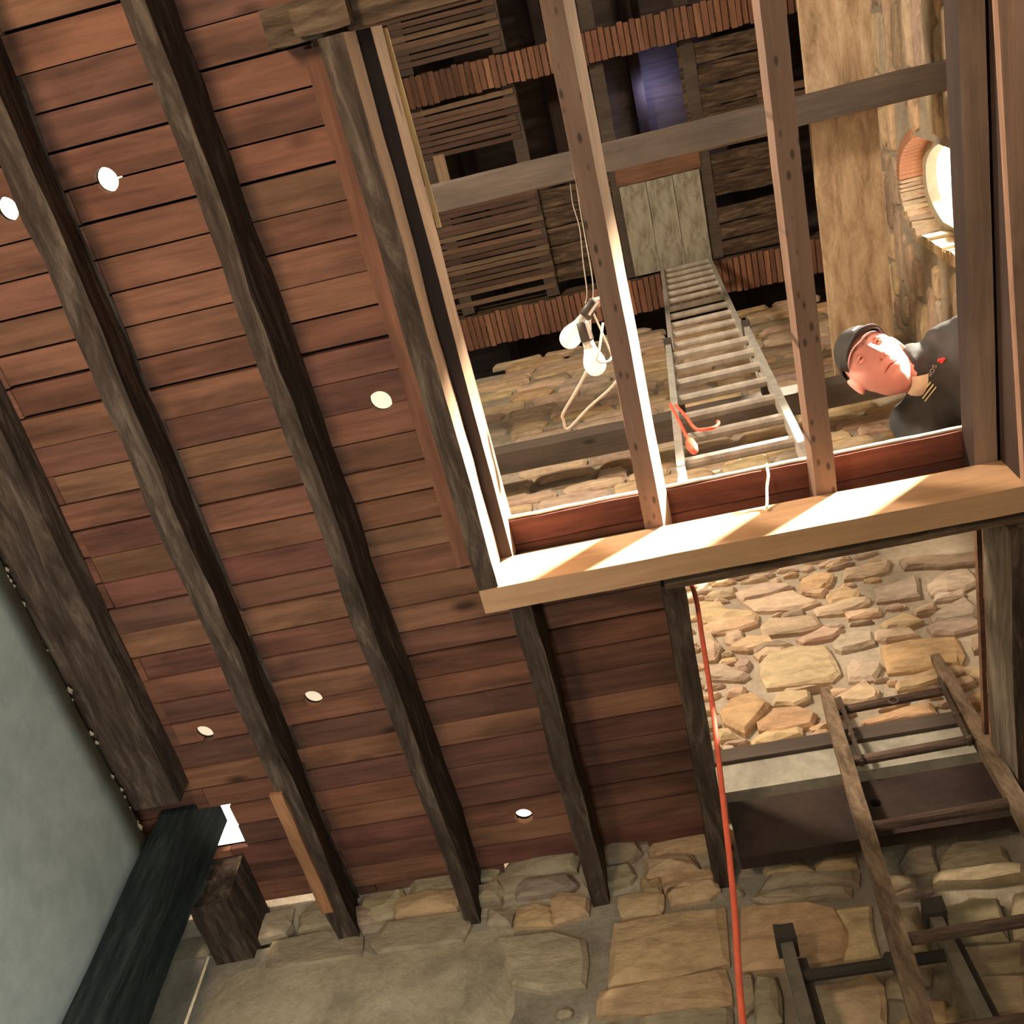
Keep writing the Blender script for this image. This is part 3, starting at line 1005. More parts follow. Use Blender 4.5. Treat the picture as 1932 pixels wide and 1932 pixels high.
post = rbox('corner_post', (-1.765, -1.645, 2.085, 2.29, 0.0, 4.235), M['post'], None, (3, 3, 60), 0.006, 4, 3.0)
tag(post, 'dark blue-green painted post at the end of the plaster wall', 'post')
crumb_v, crumb_f = [], []
for i in range(60):
    y = random.uniform(-0.5, 2.05); r = random.uniform(0.004, 0.011)
    c = Vector((random.uniform(-1.774, -1.764), y, 3.964 + random.uniform(-0.004, 0.004)))
    b = len(crumb_v)
    for d in ((1, 0, 0), (-1, 0, 0), (0, 1.6, 0), (0, -1.6, 0), (0, 0, .8), (0, 0, -.8)):
        crumb_v.append(tuple(c + Vector(d) * r * random.uniform(0.7, 1.2)))
    crumb_f += [tuple(b + q for q in t) for t in ((0, 2, 4), (2, 1, 4), (1, 3, 4), (3, 0, 4), (2, 0, 5), (1, 2, 5), (3, 1, 5), (0, 3, 5))]
cr = mk('plaster_rubble', crumb_v, crumb_f, M['mortar'], wall_left)
tag(cr, kind='stuff')

# ------------------------------------------------------------------ upper storey: ties, plank, broken lath ceiling, roof deck
deck = struct('roof', (0, 1, 10.7))
for i in range(27):
    y = -1.6 + i * 0.19
    box('roof_board', (-2.3, 2.0, y, y + 0.194, 10.7 + 0.003 * (i % 2) + random.uniform(-0.001, 0.001), 10.73), M['deck'], deck)
for x in (-0.9, -0.1, 0.6, 1.3):
    box('rafter', (x, x + 0.09, -1.6, 3.3, 10.56, 10.70), M['nail_d'], deck)

t1 = rbox('tie_beam', (-2.3, 2.0, 0.735, 0.862, 7.0, 7.13), M['grey_x'], None, (50, 2, 2), 0.006, 2, 2.0)
tag(t1, 'grey-brown tie beam crossing high over the middle of the opening, under the long plank', 'beam', 'tie beams across the upper storey')
t1b = rbox('tie_beam_board', (-2.3, 2.0, 0.74, 0.885, 7.132, 7.155), M['lath'], t1, (40, 1, 1), 0.005, 2, 6.0, (0.26, 0.18, 0.12))
t2 = rbox('tie_beam', (-2.3, 2.0, 2.275, 2.41, 7.0, 7.13), M['grey_x'], None, (50, 2, 2), 0.006, 2, 9.0)
tag(t2, 'grey-brown tie beam in front of the upper stone wall, behind the ladder and the man', 'beam', 'tie beams across the upper storey')
pl = rbox('scaffold_plank', (1.235, 1.575, -1.2, 2.47, 7.157, 7.20), M['plankstain'], None, (3, 40, 1), 0.003, 2, 4.0)
tag(pl, 'long wide stained plank lying across both tie beams beside the arched window', 'plank')

# lath ceiling
uc = struct('ceiling', (0, 1, 10.0))
for x in (-1.15, -0.42, 0.265, 0.955, 1.62):
    for ya, yb in ((-1.6, 0.29), (0.53, 2.2)):
        rbox('joist', (x, x + 0.105, ya, yb, 9.985, 10.13), M['weath'] if x > 9 else M['grey_x'], uc, (1, 14, 1), 0.008, 3, x)
def ubeam(y0, y1, label):
    e = thing('lathed_beam', (0, (y0 + y1) / 2, 9.9), label, 'beam', 'beams of the upper ceiling')
    rbox('beam_core', (-2.3, 2.0, y0, y1, 9.905, 10.18), M['rough_x'], e, (30, 2, 2), 0.006, 2, y0)
    x = -1.9
    while x < 1.95:
        w = random.uniform(0.034, 0.043)
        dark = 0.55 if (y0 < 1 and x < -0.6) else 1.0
        c = random.choice([(0.29, 0.135, 0.08), (0.25, 0.115, 0.068), (0.33, 0.16, 0.095), (0.23, 0.11, 0.07)])
        a, b = y0 - random.uniform(0.0, 0.02), y1 + random.uniform(0.0, 0.015)
        sk = random.uniform(-0.004, 0.004)
        v = [(x, a, 9.893), (x + w, a, 9.893), (x + w + sk, b, 9.893), (x + sk, b, 9.893), (x, a, 9.902), (x + w, a, 9.902), (x + w + sk, b, 9.902), (x + sk, b, 9.902)]
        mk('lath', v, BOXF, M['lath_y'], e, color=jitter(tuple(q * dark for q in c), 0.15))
        x += w + random.uniform(0.007, 0.013)
    return e
ubeam(0.31, 0.515, 'near red-lathed ceiling beam at the top of the opening')
ubeam(2.215, 2.475, 'far red-lathed ceiling beam just above the top of the stone wall')
def lrows(x0, x1, y0, y1, pitch=0.046, miss=0.0, z=9.975):
    y = y0
    while y < y1:
        w = pitch * random.uniform(0.74, 0.88)
        if random.random() > miss:
            a, b = x0 + random.uniform(-0.03, 0.03), x1 + random.uniform(-0.02, 0.02)
            s = random.uniform(-0.008, 0.008)
            v = [(a, y, z), (b, y + s, z), (b, y + w + s, z), (a, y + w, z), (a, y, z + 0.009), (b, y + s, z + 0.009), (b, y + w + s, z + 0.009), (a, y + w, z + 0.009)]
            mk('lath', v, BOXF, M['lath'], uc, color=jitter(random.choice([(0.16, 0.095, 0.065), (0.13, 0.078, 0.055), (0.20, 0.125, 0.08)]), 0.2))
        y += pitch
lrows(-1.6, -0.33, -0.35, 0.24)
lrows(-1.6, -0.33, 0.56, 0.90)
lrows(-1.6, -0.33, 1.27, 2.02, miss=0.06)
lrows(-1.6, -0.33, 2.10, 2.14)
box('cleat', (-1.06, -0.97, 0.90, 1.30, 9.97, 9.985), M['lath_y'], uc, (0.36, 0.25, 0.16))
lrows(0.97, 1.62, 1.22, 1.36, 0.07)
lrows(1.5, 2.0, 1.0, 1.2, 0.07)
def wboards(x0, x1, y0, y1, z, n, mat, cols):
    h = (y1 - y0) / n
    for i in range(n):
        rbox('old_board', (x0, x1, y0 + i * h + 0.004, y0 + (i + 1) * h - 0.006, z + random.uniform(-0.006, 0.006), z + 0.02), M[mat], uc, (5, 2, 1), 0.010, 7, i + x0, random.choice(cols))
wboards(0.93, 1.64, 0.56, 1.20, 9.99, 4, 'weath', [(0.2, 0.13, 0.08)])
wboards(0.93, 1.64, 1.38, 1.72, 9.99, 2, 'weath', [(0.2, 0.13, 0.08)])
wboards(0.93, 1.64, 1.80, 2.20, 9.99, 3, 'weath', [(0.2, 0.13, 0.08)])
wboards(-0.34, 0.28, 1.36, 2.12, 10.03, 5, 'weath', [(0.2, 0.13, 0.08)])
wboards(0.99, 1.66, -0.4, 0.27, 9.99, 4, 'weath', [(0.2, 0.13, 0.08)])
rbox('old_board', (0.31, 0.985, 1.32, 1.46, 9.975, 10.0), M['lath'], uc, (4, 1, 1), 0.006, 3, 1.0, (0.22, 0.11, 0.065))
ht = thing('boarded_hatch', (0.64, 1.8, 9.96), 'flaking pale-painted boarded hatch above the top of the long ladder', 'hatch')
for i in range(3):
    rbox('hatch_board', (0.325 + i * 0.213, 0.325 + i * 0.213 + 0.209, 1.465, 2.19, 9.955, 9.975), M['hatch'], ht, (2, 6, 1), 0.003, 4, i)

# ------------------------------------------------------------------ ladders
def long_ladder():
    e = thing('extension_ladder', (0.32, 1.47, 4.185), 'tall dusty aluminium extension ladder leaning up to the ceiling hatch', 'ladder')
    B = Vector((0.125, 1.445, 4.215)); D = Vector((0.0725, 0.112, 1.0)); W = Vector((0.395, -0.005, 0.0))
    def P(t, s, off=0.0): return B + D * t + W * s + Vector((0, off, 0))
    for s in (0, 1):
        bar('rail', P(0.0, s), P(2.35, s), 0.028, 0.062, M['alu'], e)
        bar('fly_rail', P(1.35, s * 0.94 + 0.03, 0.052), P(5.62, s * 0.94 + 0.03, 0.052), 0.025, 0.055, M['alu'], e)
        bar('rail_clip', P(2.28, s, -0.01), P(2.36, s, -0.01), 0.04, 0.08, M['socket'], e)
        bar('rail_clip', P(1.30, s * 0.9 + 0.05, 0.03), P(1.36, s * 0.9 + 0.05, 0.03), 0.04, 0.05, M['socket'], e)
    t = 0.22
    while t < 2.3:
        v, f = sweep([P(t, 0.02), P(t, 0.98)], 0.021, 10)
        mk('rung', v, f, M['alu_d'], e, smooth=False)
        t += 0.272
    t = 1.5
    while t < 5.55:
        v, f = sweep([P(t, 0.05, 0.052), P(t, 0.95, 0.052)], 0.020, 10)
        mk('rung', v, f, M['alu_d'], e, smooth=False)
        t += 0.272
long_ladder()

rc = thing('red_cord', (0.2, 1.6, 4.9), 'red pull cord looped round a low rung of the long ladder', 'cord')
LB = Vector((0.175, 1.43, 4.70))
tube('rope', [LB + Vector((0.012, 0.06, 0.55)), LB + Vector((0.02, 0.03, 0.3)), LB + Vector((0.022, -0.0, 0.12)), LB + Vector((0.024, -0.02, 0.0)), LB + Vector((0.026, -0.03, -0.08))], 0.006, M['redcord'], rc)
tube('rope_loop', [LB + Vector((0.03, 0.05, 0.5)), LB + Vector((0.045, 0.0, 0.25)), LB + Vector((0.055, -0.03, 0.06)), LB + Vector((0.08, -0.045, 0.0)), LB + Vector((0.115, -0.045, 0.0)), LB + Vector((0.135, -0.035, 0.05)), LB + Vector((0.138, -0.02, 0.1))], 0.006, M['redcord'], rc)
lathe('hook_grip', LB + Vector((0.024, -0.03, -0.04)), (0.03, -0.1, -1), [(0, 0.006), (0.01, 0.016), (0.06, 0.018), (0.1, 0.014), (0.115, 0.003)], M['redcord'], rc)

def wooden_ladder():
    e = thing('wooden_ladder', (0.3, 1.6, 0), 'old wooden rung ladder rising through the trapdoor hole', 'ladder')
    D = Vector((0.095, 0.2116, 1.0))
    A0 = Vector((0.095, 1.545, 0.0))
    W = Vector((0.43, -0.012, 0.0))
    def P(z, s): return A0 + D * z + W * s
    for s in (0, 1):
        top = 4.70 if s == 0 else 4.79
        n = 26
        v, f = [], []
        for i in range(n + 1):
            z = top * i / n
            w = 0.058 - 0.012 * (z / top)
            if i == n: w = 0.034
            c = P(z, s)
            j = 0.0016
            for dx, dy in ((-.5, -.42), (.5, -.42), (.5, .42), (-.5, .42)):
                v.append((c.x + dx * w + random.uniform(-j, j), c.y + dy * w + random.uniform(-j, j), c.z))
        for i in range(n):
            for k in range(4):
                f.append((i * 4 + k, i * 4 + (k + 1) % 4, i * 4 + 4 + (k + 1) % 4, i * 4 + 4 + k))
        f += [(3, 2, 1, 0), (n * 4, n * 4 + 1, n * 4 + 2, n * 4 + 3)]
        mk('rail', v, f, M['ladderwood'], e)
    for z in (0.3, 0.6, 0.9, 1.2, 1.5, 1.8, 2.1, 2.4, 2.7, 3.02, 3.32, 3.80, 4.17, 4.52):
        v, f = sweep([P(z, 0.0), P(z, 1.0)], 0.0165, 10)
        mk('rung', v, f, M['rungwood'], e)
    for s, k in ((0, 1), (1, -1)):
        a, b = P(4.12, s) + Vector((0.045 * k, -0.02, 0)), P(4.56, s) + Vector((0.038 * k, -0.03, 0))
        bar('iron_strap', a, b, 0.012, 0.02, M['iron'], e)
        for zz in (4.14, 4.3, 4.5):
            q = P(zz, s) + Vector((0.04 * k, -0.028, 0))
            lathe('bolt', q + Vector((-0.01 * k, 0, 0)), (k, 0, 0), [(0, 0.001), (0.001, 0.009), (0.022, 0.009), (0.024, 0.001)], M['iron'], e, 8)
    c = P(4.50, 0.5)
    ring = [c + Vector((0.017 * math.cos(t * 0.5236), -0.026, -0.016 + 0.017 * math.sin(t * 0.5236))) for t in range(12)]
    v, f = sweep(ring + [ring[0]], 0.005, 6, False)
    mk('eye_ring', v, f, M['iron'], e, smooth=True)
wooden_ladder()

def grey_ladder():
    e = thing('grey_ladder', (0.35, 2.2, 0), 'grubby grey metal ladder with capped rail tops against the lower stone wall', 'ladder')
    T0, T1 = Vector((0.155, 2.45, 3.515)), Vector((0.560, 2.45, 3.53))
    for T in (T0, T1):
        F = Vector((T.x - 0.03, 1.75, 0.0))
        bar('rail', F, T, 0.034, 0.058, M['greymetal'], e)
        d = (T - F).normalized()
        bar('rail_flange', F + Vector((0.031, 0.014, 0)), T + Vector((0.031, 0.014, -0.04)), 0.026, 0.02, M['rubber'], e)
        rbox('rail_cap', (T.x - 0.027, T.x + 0.03, T.y - 0.05, T.y + 0.03, T.z - 0.012, T.z + 0.036), M['rubber'], e, (2, 2, 1), 0.004, 20, T.x)
    z = 0.35
    while z < 3.5:
        k = z / 3.52
        a = Vector((0.125 + 0.03 * k, 1.75 + 0.70 * k, z)); b = a + Vector((0.405, 0, 0.006))
        v, f = sweep([a, b], 0.0165, 10)
        mk('rung', v, f, M['rubber'], e)
        z += 0.305 if z < 3.0 else 0.3
    br = [Vector((0.40, 2.42, 3.42)), Vector((0.415, 2.41, 3.36)), Vector((0.425, 2.40, 3.30))]
    v, f = sweep(br, 0.013, 8)
    mk('rung_brace', v, f, M['rubber'], e)
grey_ladder()

# ------------------------------------------------------------------ cables, bulbs, string
oc = tube('power_cable', [(-0.35, 1.85, 4.192), (-0.1, 1.68, 4.192), (0.03, 1.62, 4.195), (0.085, 1.60, 4.15), (0.101, 1.595, 4.03), (0.0925, 1.62, 3.86), (0.078, 1.66, 3.62), (0.055, 1.69, 3.35), (0.028, 1.72, 3.05), (-0.003, 1.745, 2.79), (-0.05, 1.76, 2.2), (-0.09, 1.77, 1.2), (-0.1, 1.77, 0.3), (-0.09, 1.75, 0.02)], 0.0072, M['orange'])
tag(oc, 'orange-red extension cord hanging down past the left edge of the trapdoor hole', 'cord')

def bulb(p0, d, label):
    d = Vector(d).normalized()
    e = thing('hanging_bulb', tuple(p0), label, 'bulb', 'bulbs hanging in the opening')
    p0 = Vector(p0)
    lathe('socket', p0 - d * 0.055, d, [(0, 0.004), (0.002, 0.017), (0.03, 0.019), (0.058, 0.020), (0.060, 0.010)], M['socket'], e, 16)
    side = d.cross(Vector((0, 0, 1))).normalized() * 0.0
    q = p0 - d * 0.05 + Vector((0.012, -0.004, -0.016))
    bar('socket_clip', q, q + d * 0.05, 0.008, 0.004, M['bulbneck'], e)
    lathe('collar', p0 + d * 0.002, d, [(0, 0.012), (0.001, 0.016), (0.02, 0.018), (0.028, 0.019)], M['bulbneck'], e, 18)
    prof = [(0.026, 0.0185), (0.036, 0.021), (0.05, 0.0275), (0.066, 0.0325), (0.08, 0.033), (0.092, 0.030), (0.102, 0.0235), (0.109, 0.014), (0.112, 0.003)]
    lathe('glass', p0, d, prof, M['bulb'], e, 24)
bulb((-0.052, 0.868, 4.53), (-0.06, 0.055, -0.018), 'upper-left of the two bulbs, tilted sideways on its dark socket')
bulb((-0.058, 0.910, 4.43), (0.010, 0.10, -0.018), 'lower-right of the two bulbs, hanging from a labelled dark socket')
sw = thing('suspension_wire', (-0.01, 0.87, 6.99), 'thin kinked pair of wires from the upper tie beam down to the bulbs', 'wire')
tube('strand', [(-0.03, 0.875, 6.995), (-0.034, 0.87, 6.4), (-0.022, 0.862, 5.8), (-0.03, 0.86, 5.2), (-0.034, 0.856, 4.75), (-0.045, 0.85, 4.60)], 0.0022, M['greywire'], sw)
tube('strand', [(0.0, 0.875, 6.995), (-0.006, 0.86, 6.0), (-0.008, 0.85, 5.0), (-0.016, 0.845, 4.66), (-0.028, 0.845, 4.60)], 0.0022, M['greywire'], sw)
fl = thing('flex', (-0.1, 1.0, 4.5), 'slack white flex looping below the bulbs and behind the joist', 'wire')
tube('flex_loop', [(-0.035, 0.86, 4.60), (-0.05, 0.95, 4.60), (-0.075, 1.04, 4.58), (-0.125, 1.10, 4.55), (-0.182, 1.165, 4.545), (-0.186, 1.19, 4.545), (-0.178, 1.222, 4.55), (-0.10, 1.17, 4.56), (-0.03, 1.13, 4.565), (0.01, 1.10, 4.57)], 0.0045, M['wire'], fl)
tube('flex_tail', [(-0.03, 0.87, 4.60), (-0.015, 0.93, 4.575), (0.0, 1.0, 4.565), (0.008, 1.06, 4.565), (0.012, 1.10, 4.57)], 0.003, M['wire'], fl)
tube('flex_hook', [tuple(Vector((0, 0, 1.5)) + (Vector(q_) - Vector((0, 0, 1.5))) * 0.958) for q_ in [(-0.004, 0.905, 4.54), (-0.018, 0.935, 4.50), (-0.034, 0.97, 4.465), (-0.043, 0.985, 4.455), (-0.03, 1.0, 4.46), (-0.008, 1.004, 4.475), (0.004, 1.0, 4.50)]], 0.0035, M['wire'], fl)
box('pink_tape', (-0.03, 0.0, 0.84, 0.86, 4.56, 4.6), M['skin'], fl, jit=0.005)
st = tube('frayed_string', [(0.372, 1.308, 4.185), (0.366, 1.300, 4.15), (0.362, 1.31, 4.12), (0.352, 1.33, 4.10), (0.346, 1.345, 4.08), (0.340, 1.36, 4.058), (0.333, 1.366, 4.035)], 0.0042, M['string'], None, 5, 5)
tag(st, 'short frayed white string hanging over the red planks onto the header', 'string')

# ------------------------------------------------------------------ the man leaning over the edge
def ball(c, r, n=14):
    v, f = [], []
    c = Vector(c)
    if not hasattr(r, '__len__'): r = (r, r, r)
    for i in range(n + 1):
        th = math.pi * i / n
        for k in range(2 * n):
            ph = math.pi * k / n
            v.append((c.x + r[0] * math.sin(th) * math.cos(ph), c.y + r[1] * math.sin(th) * math.sin(ph), c.z + r[2] * math.cos(th)))
    for i in range(n):
        for k in range(2 * n):
            k2 = (k + 1) % (2 * n)
            f.append((i * 2 * n + k, (i + 1) * 2 * n + k, (i + 1) * 2 * n + k2, i * 2 * n + k2))
    return v, f

def capsule(p0, r0, p1, r1, n=14):
    p0, p1 = Vector(p0), Vector(p1)
    pts, rad = [], []
    d = (p1 - p0)
    L = d.length
    d = d / L
    for i in range(6):
        a = math.pi / 2 * (1 - i / 5)
        pts.append(p0 - d * r0 * math.sin(a)); rad.append(max(r0 * math.cos(a), 1e-4))
    for i in range(1, 4):
        t = i / 4
        pts.append(p0 + d * L * t); rad.append(r0 + (r1 - r0) * t)
    for i in range(6):
        a = math.pi / 2 * (i / 5)
        pts.append(p1 + d * r1 * math.sin(a)); rad.append(max(r1 * math.cos(a), 1e-4))
    return sweep(pts, rad, n)

def fuse(name, pieces, voxel, mat, parent, smooth_it=4, wrinkle=None):
    """union the pieces into one continuous skin"""
    V, F = [], []
    for v, f in pieces:
        b = len(V)
        V += [tuple(p) for p in v]
        F += [tuple(b + i for i in q) for q in f]
    o = mk(name, V, F, mat, None, smooth=True)
    md = o.modifiers.new('r', 'REMESH'); md.mode = 'VOXEL'; md.voxel_size = voxel; md.use_smooth_shade = True
    ms = o.modifiers.new('s', 'SMOOTH'); ms.iterations = smooth_it; ms.factor = 0.5
    bpy.context.view_layer.update()
    new = bpy.data.meshes.new_from_object(o.evaluated_get(bpy.context.evaluated_depsgraph_get()))
    o.modifiers.clear()
    o.data = new
    if not new.materials:
        new.materials.append(mat)
    if wrinkle:
        for vtx in new.vertices:
            w = wrinkle(vtx.co + o.location)
            vtx.co += vtx.normal * w
    for p in new.polygons: p.use_smooth = True
    c = o.location.copy()
    place(o, c, parent)
    return o

man = thing('person', (1.45, 1.4, 4.18), 'person in a dark jacket and cap leaning over the edge, looking down', 'person')
U = Vector((-0.531, -0.491, 0.691)).normalized()       # crown
Fw = Vector((-0.246, -0.69, -0.68)); Fw = (Fw - U * Fw.dot(U)).normalized()   # the way the face looks
S = U.cross(Fw)                                          # the person's left
EYES = Vector((0.788, 1.191, 4.6))
KH = 1.12
HC = EYES - Fw * 0.088 * KH - U * 0.006 * KH
def H(s, f, u): return HC + (S * s + Fw * f + U * u) * KH
def gs(x, c, w): return math.exp(-((x - c) / w) ** 2)

def head_mesh():
    n, m = 84, 120
    v, f = [], []
    for i in range(n + 1):
        th = math.pi * i / n
        for k in range(m):
            ph = 2 * math.pi * k / m
            x, y, z = math.sin(th) * math.sin(ph), math.sin(th) * math.cos(ph), math.cos(th)
            s, fr, u = x * 0.0775, y * 0.097, z * 0.118
            if z < 0:                                   # jaw and chin
                t = -z
                s *= 1 - 0.30 * t ** 1.6
                if y < 0:
                    fr *= 1 - 0.35 * t
                else:
                    fr *= 1 - 0.06 * t
                    fr += 0.012 * t * max(0, y)
            if y > -0.2:                                # features, strongest towards the front
                w = max(0.0, min(1.0, y * 1.4))
                a = abs(s)
                d = 0.0
                d += 0.008 * gs(u, 0.034, 0.012) * gs(a, 0.026, 0.026)          # brow
                d -= 0.014 * gs(u, 0.010, 0.013) * gs(a, 0.033, 0.016)          # eye socket
                nose = gs(s, 0, 0.0095 + 0.006 * max(0, min(1, (0.02 - u) / 0.06)))
                if -0.045 < u < 0.03:
                    tt = (0.03 - u) / 0.065
                    prof = 0.008 + 0.028 * min(1, tt) ** 1.2
                    if u < -0.035: prof *= max(0, (u + 0.045) / 0.010)
                    d += prof * nose
                d += 0.008 * gs(u, -0.036, 0.007) * gs(a, 0.013, 0.006)         # nostril wings
                d += 0.006 * gs(u, -0.020, 0.022) * gs(a, 0.045, 0.018)         # cheek
                d += 0.0055 * gs(u, -0.059, 0.006) * gs(s, 0, 0.022)            # upper lip
                d += 0.0065 * gs(u, -0.072, 0.007) * gs(s, 0, 0.020)            # lower lip
                d -= 0.006 * gs(u, -0.0655, 0.0028) * gs(s, 0, 0.025)           # line of the mouth
                d -= 0.004 * gs(u, -0.084, 0.006) * gs(s, 0, 0.02)
                d += 0.010 * gs(u, -0.102, 0.014) * gs(s, 0, 0.022)             # chin
                fr += d * w
            v.append(tuple(H(s, fr, u)))
    for i in range(n):
        for k in range(m):
            k2 = (k + 1) % m
            f.append((i * m + k, (i + 1) * m + k, (i + 1) * m + k2, i * m + k2))
    return v, f

NB = Vector((0.935, 1.315, 4.67))
LS, RS = Vector((1.06, 1.275, 4.70)), Vector((0.925, 1.49, 4.665))
LE, RE = Vector((1.32, 1.12, 4.50)), Vector((0.955, 1.60, 4.46))
LW, RW = Vector((1.24, 1.05, 4.235)), Vector((0.985, 1.47, 4.235))
CH, WA, PE = Vector((1.13, 1.375, 4.64)), Vector((1.42, 1.40, 4.60)), Vector((1.66, 1.40, 4.56))

pieces = [head_mesh()]
for s in (-1, 1):                                        # ears
    e = []
    v, f = ball((0, 0, 0), (0.011, 0.02, 0.032), 10)
    for p in v:
        x, y, z = p
        r = math.hypot(y / 0.02, z / 0.032)
        x2 = x - (0.006 * (1 - r * r) if x * 1 > 0 else 0)
        e.append(tuple(H(s * (0.078 + x2 + 0.006), -0.018 - 0.006 * 0 + y - 0.15 * abs(x), 0.0 + z - 0.002)))
    pieces.append((e, f))
pieces.append(capsule(H(0, -0.022, -0.05), 0.064, NB + Vector((0.03, 0, 0.0)), 0.066))
pieces.append(capsule(NB + Vector((0.03, 0, 0)), 0.07, CH, 0.105))
pieces.append(capsule(CH + Vector((0, -0.06, 0)), 0.1, WA + Vector((0, -0.04, 0)), 0.10))
pieces.append(capsule(CH + Vector((0, 0.06, 0)), 0.1, WA + Vector((0, 0.04, 0)), 0.10))
pieces.append(capsule(WA, 0.11, PE, 0.12))
for a, b, c, k in ((LS, LE, LW, -1), (RS, RE, RW, 1)):
    pieces.append(capsule(CH, 0.08, a, 0.062))
    pieces.append(capsule(a, 0.055, b, 0.043))
    pieces.append(capsule(b, 0.043, c, 0.029))
    # hand flat on the planks: palm, four fingers of unequal length, thumb from the side
    fw = Vector((-1, -0.15, 0)).normalized() if k > 0 else Vector((-0.9, -0.3, 0)).normalized()
    sd = Vector((-fw.y, fw.x, 0))
    p = Vector((c.x, c.y, 4.205))
    pieces.append(capsule(c, 0.028, p + fw * 0.02, 0.024))
    for j in range(4):
        q = p + fw * 0.03 + sd * (j - 1.5) * 0.021
        pieces.append(capsule(p + sd * (j - 1.5) * 0.012, 0.017, q + fw * 0.045, 0.0125))
        L = (0.066, 0.08, 0.074, 0.055)[j]
        kn = q + fw * (0.045 + L * 0.5) + Vector((0, 0, 0.006))
        pieces.append(capsule(q + fw * 0.045, 0.0105, kn, 0.0095))
        pieces.append(capsule(kn, 0.0095, q + fw * (0.045 + L) + Vector((0, 0, -0.009)), 0.008))
    tb = p + fw * 0.02 - sd * k * 0.034
    pieces.append(capsule(p, 0.016, tb + fw * 0.012, 0.0125))
    pieces.append(capsule(tb + fw * 0.012, 0.012, tb + fw * 0.05 - sd * k * 0.026, 0.0095))
LK, RK = Vector((1.43, 1.22, 4.28)), Vector((1.45, 1.44, 4.28))
LF, RF = Vector((1.84, 1.22, 4.235)), Vector((1.84, 1.50, 4.235))
for kn, ft, k in ((LK, LF, -1), (RK, RF, 1)):
    pieces.append(capsule(PE + Vector((0, 0.08 * k, -0.03)), 0.085, kn, 0.058))
    pieces.append(capsule(kn, 0.052, ft, 0.036))
body = fuse('body', pieces, 0.0042, M['skin'], man, 2)

# clothing follows the body
def wr(p):
    return 0.007 * noise.noise(p * 9) + 0.007 * noise.noise(Vector((p.x * 34, p.y * 8, p.z * 12)))
jk = [capsule(NB + Vector((0.004, 0.0, 0.006)), 0.084, CH, 0.135), capsule(CH + Vector((0, -0.075, 0)), 0.125, WA + Vector((0, -0.05, 0)), 0.125),
      capsule(CH + Vector((0, 0.075, -0.0)), 0.125, WA + Vector((0, 0.05, 0)), 0.125), capsule(WA, 0.14, PE + Vector((-0.02, 0, 0)), 0.145),
      capsule(CH + Vector((-0.03, 0.03, -0.10)), 0.09, WA + Vector((0, 0.03, -0.12)), 0.11)]
for a, b, c in ((LS, LE, LW), (RS, RE, RW)):
    jk += [capsule(CH, 0.11, a, 0.08), capsule(a, 0.08, b, 0.066), capsule(b, 0.066, b + (c - b) * 0.82, 0.047)]
jacket = fuse('jacket', jk, 0.011, M['jacket'], man, 6, wr)
tr = [capsule(PE, 0.135, PE + Vector((0.04, 0, 0)), 0.13)]
for kn, ft, k in ((LK, LF, -1), (RK, RF, 1)):
    tr += [capsule(PE + Vector((0, 0.08 * k, -0.03)), 0.105, kn, 0.075), capsule(kn, 0.072, ft + Vector((-0.04, 0, 0.01)), 0.05)]
trousers = fuse('trousers', tr, 0.012, M['trouser'], man, 5)
for ft in (LF, RF):
    fuse('boot', [capsule(ft + Vector((-0.03, 0, 0.0)), 0.052, ft + Vector((0.02, 0, 0.02)), 0.05), capsule(ft + Vector((0.0, 0, 0.01)), 0.045, ft + Vector((0.085, 0, -0.002)), 0.04)], 0.008, M['boot'], man, 3)
# cream undershirt collar
cn = (NB - H(0, -0.022, -0.055)).normalized()
cc = NB - cn * 0.012
_, ca, cb = frame_of(cn)
v, f = [], []
_cd = Vector((-0.168, 0.293, -0.941))
_cd = (_cd - cn * _cd.dot(cn)).normalized()
ca, cb = _cd, cn.cross(_cd)
for i in range(33):
    t = math.radians(-30 + 56 * i / 32)
    dirv = ca * math.cos(t) + cb * math.sin(t)
    for r, h in ((0.068, -0.052), (0.080, -0.044), (0.0895, -0.020), (0.0905, -0.008)):
        v.append(tuple(cc + dirv * r + cn * h))
for i in range(32):
    for k in range(3):
        f.append((i * 4 + k, i * 4 + k + 1, i * 4 + 5 + k, i * 4 + 4 + k))
mk('undershirt_collar', v, f, M['cream'], man, smooth=True)

# eyes, brows and mouth
for s in (-1, 1):
    c = H(s * 0.033, 0.0735, 0.009)
    v, f = ball(c, 0.0118, 10)
    ey = mk('eye', v, f, M['eye'], man, smooth=True)
    v, f = ball(c + Fw * 0.0092, (0.0052, 0.0052, 0.0052), 8)
    mk('iris', v, f, M['iris'], ey, smooth=True)
    for nm, uo, tilt in (('upper_eyelid', 0.0075, -0.5), ('lower_eyelid', -0.0075, 0.5)):
        pts = []
        for i in range(9):
            t = -1 + i / 4
            pts.append(H(s * 0.033 + t * 0.0155, 0.0845 - 0.008 * t * t, 0.009 + uo * (1 - 0.85 * t * t)))
        v, f = sweep(pts, [0.0018 + 0.0048 * (1 - abs(-1 + i / 4) ** 2) for i in range(9)], 8)
        mk(nm, v, f, M['skin'], man, smooth=True)
    pts = [H(s * (0.014 + i * 0.0075), 0.0985 - 0.0026 * i - 0.0007 * i * i, 0.031 + 0.0045 * math.sin(i / 5 * 2.4)) for i in range(6)]
    v, f = sweep(pts, [0.0025, 0.004, 0.0042, 0.0038, 0.003, 0.0015], 6)
    mk('eyebrow', v, f, M['brow'], man, smooth=True)
bvh_dg = bpy.context.evaluated_depsgraph_get()
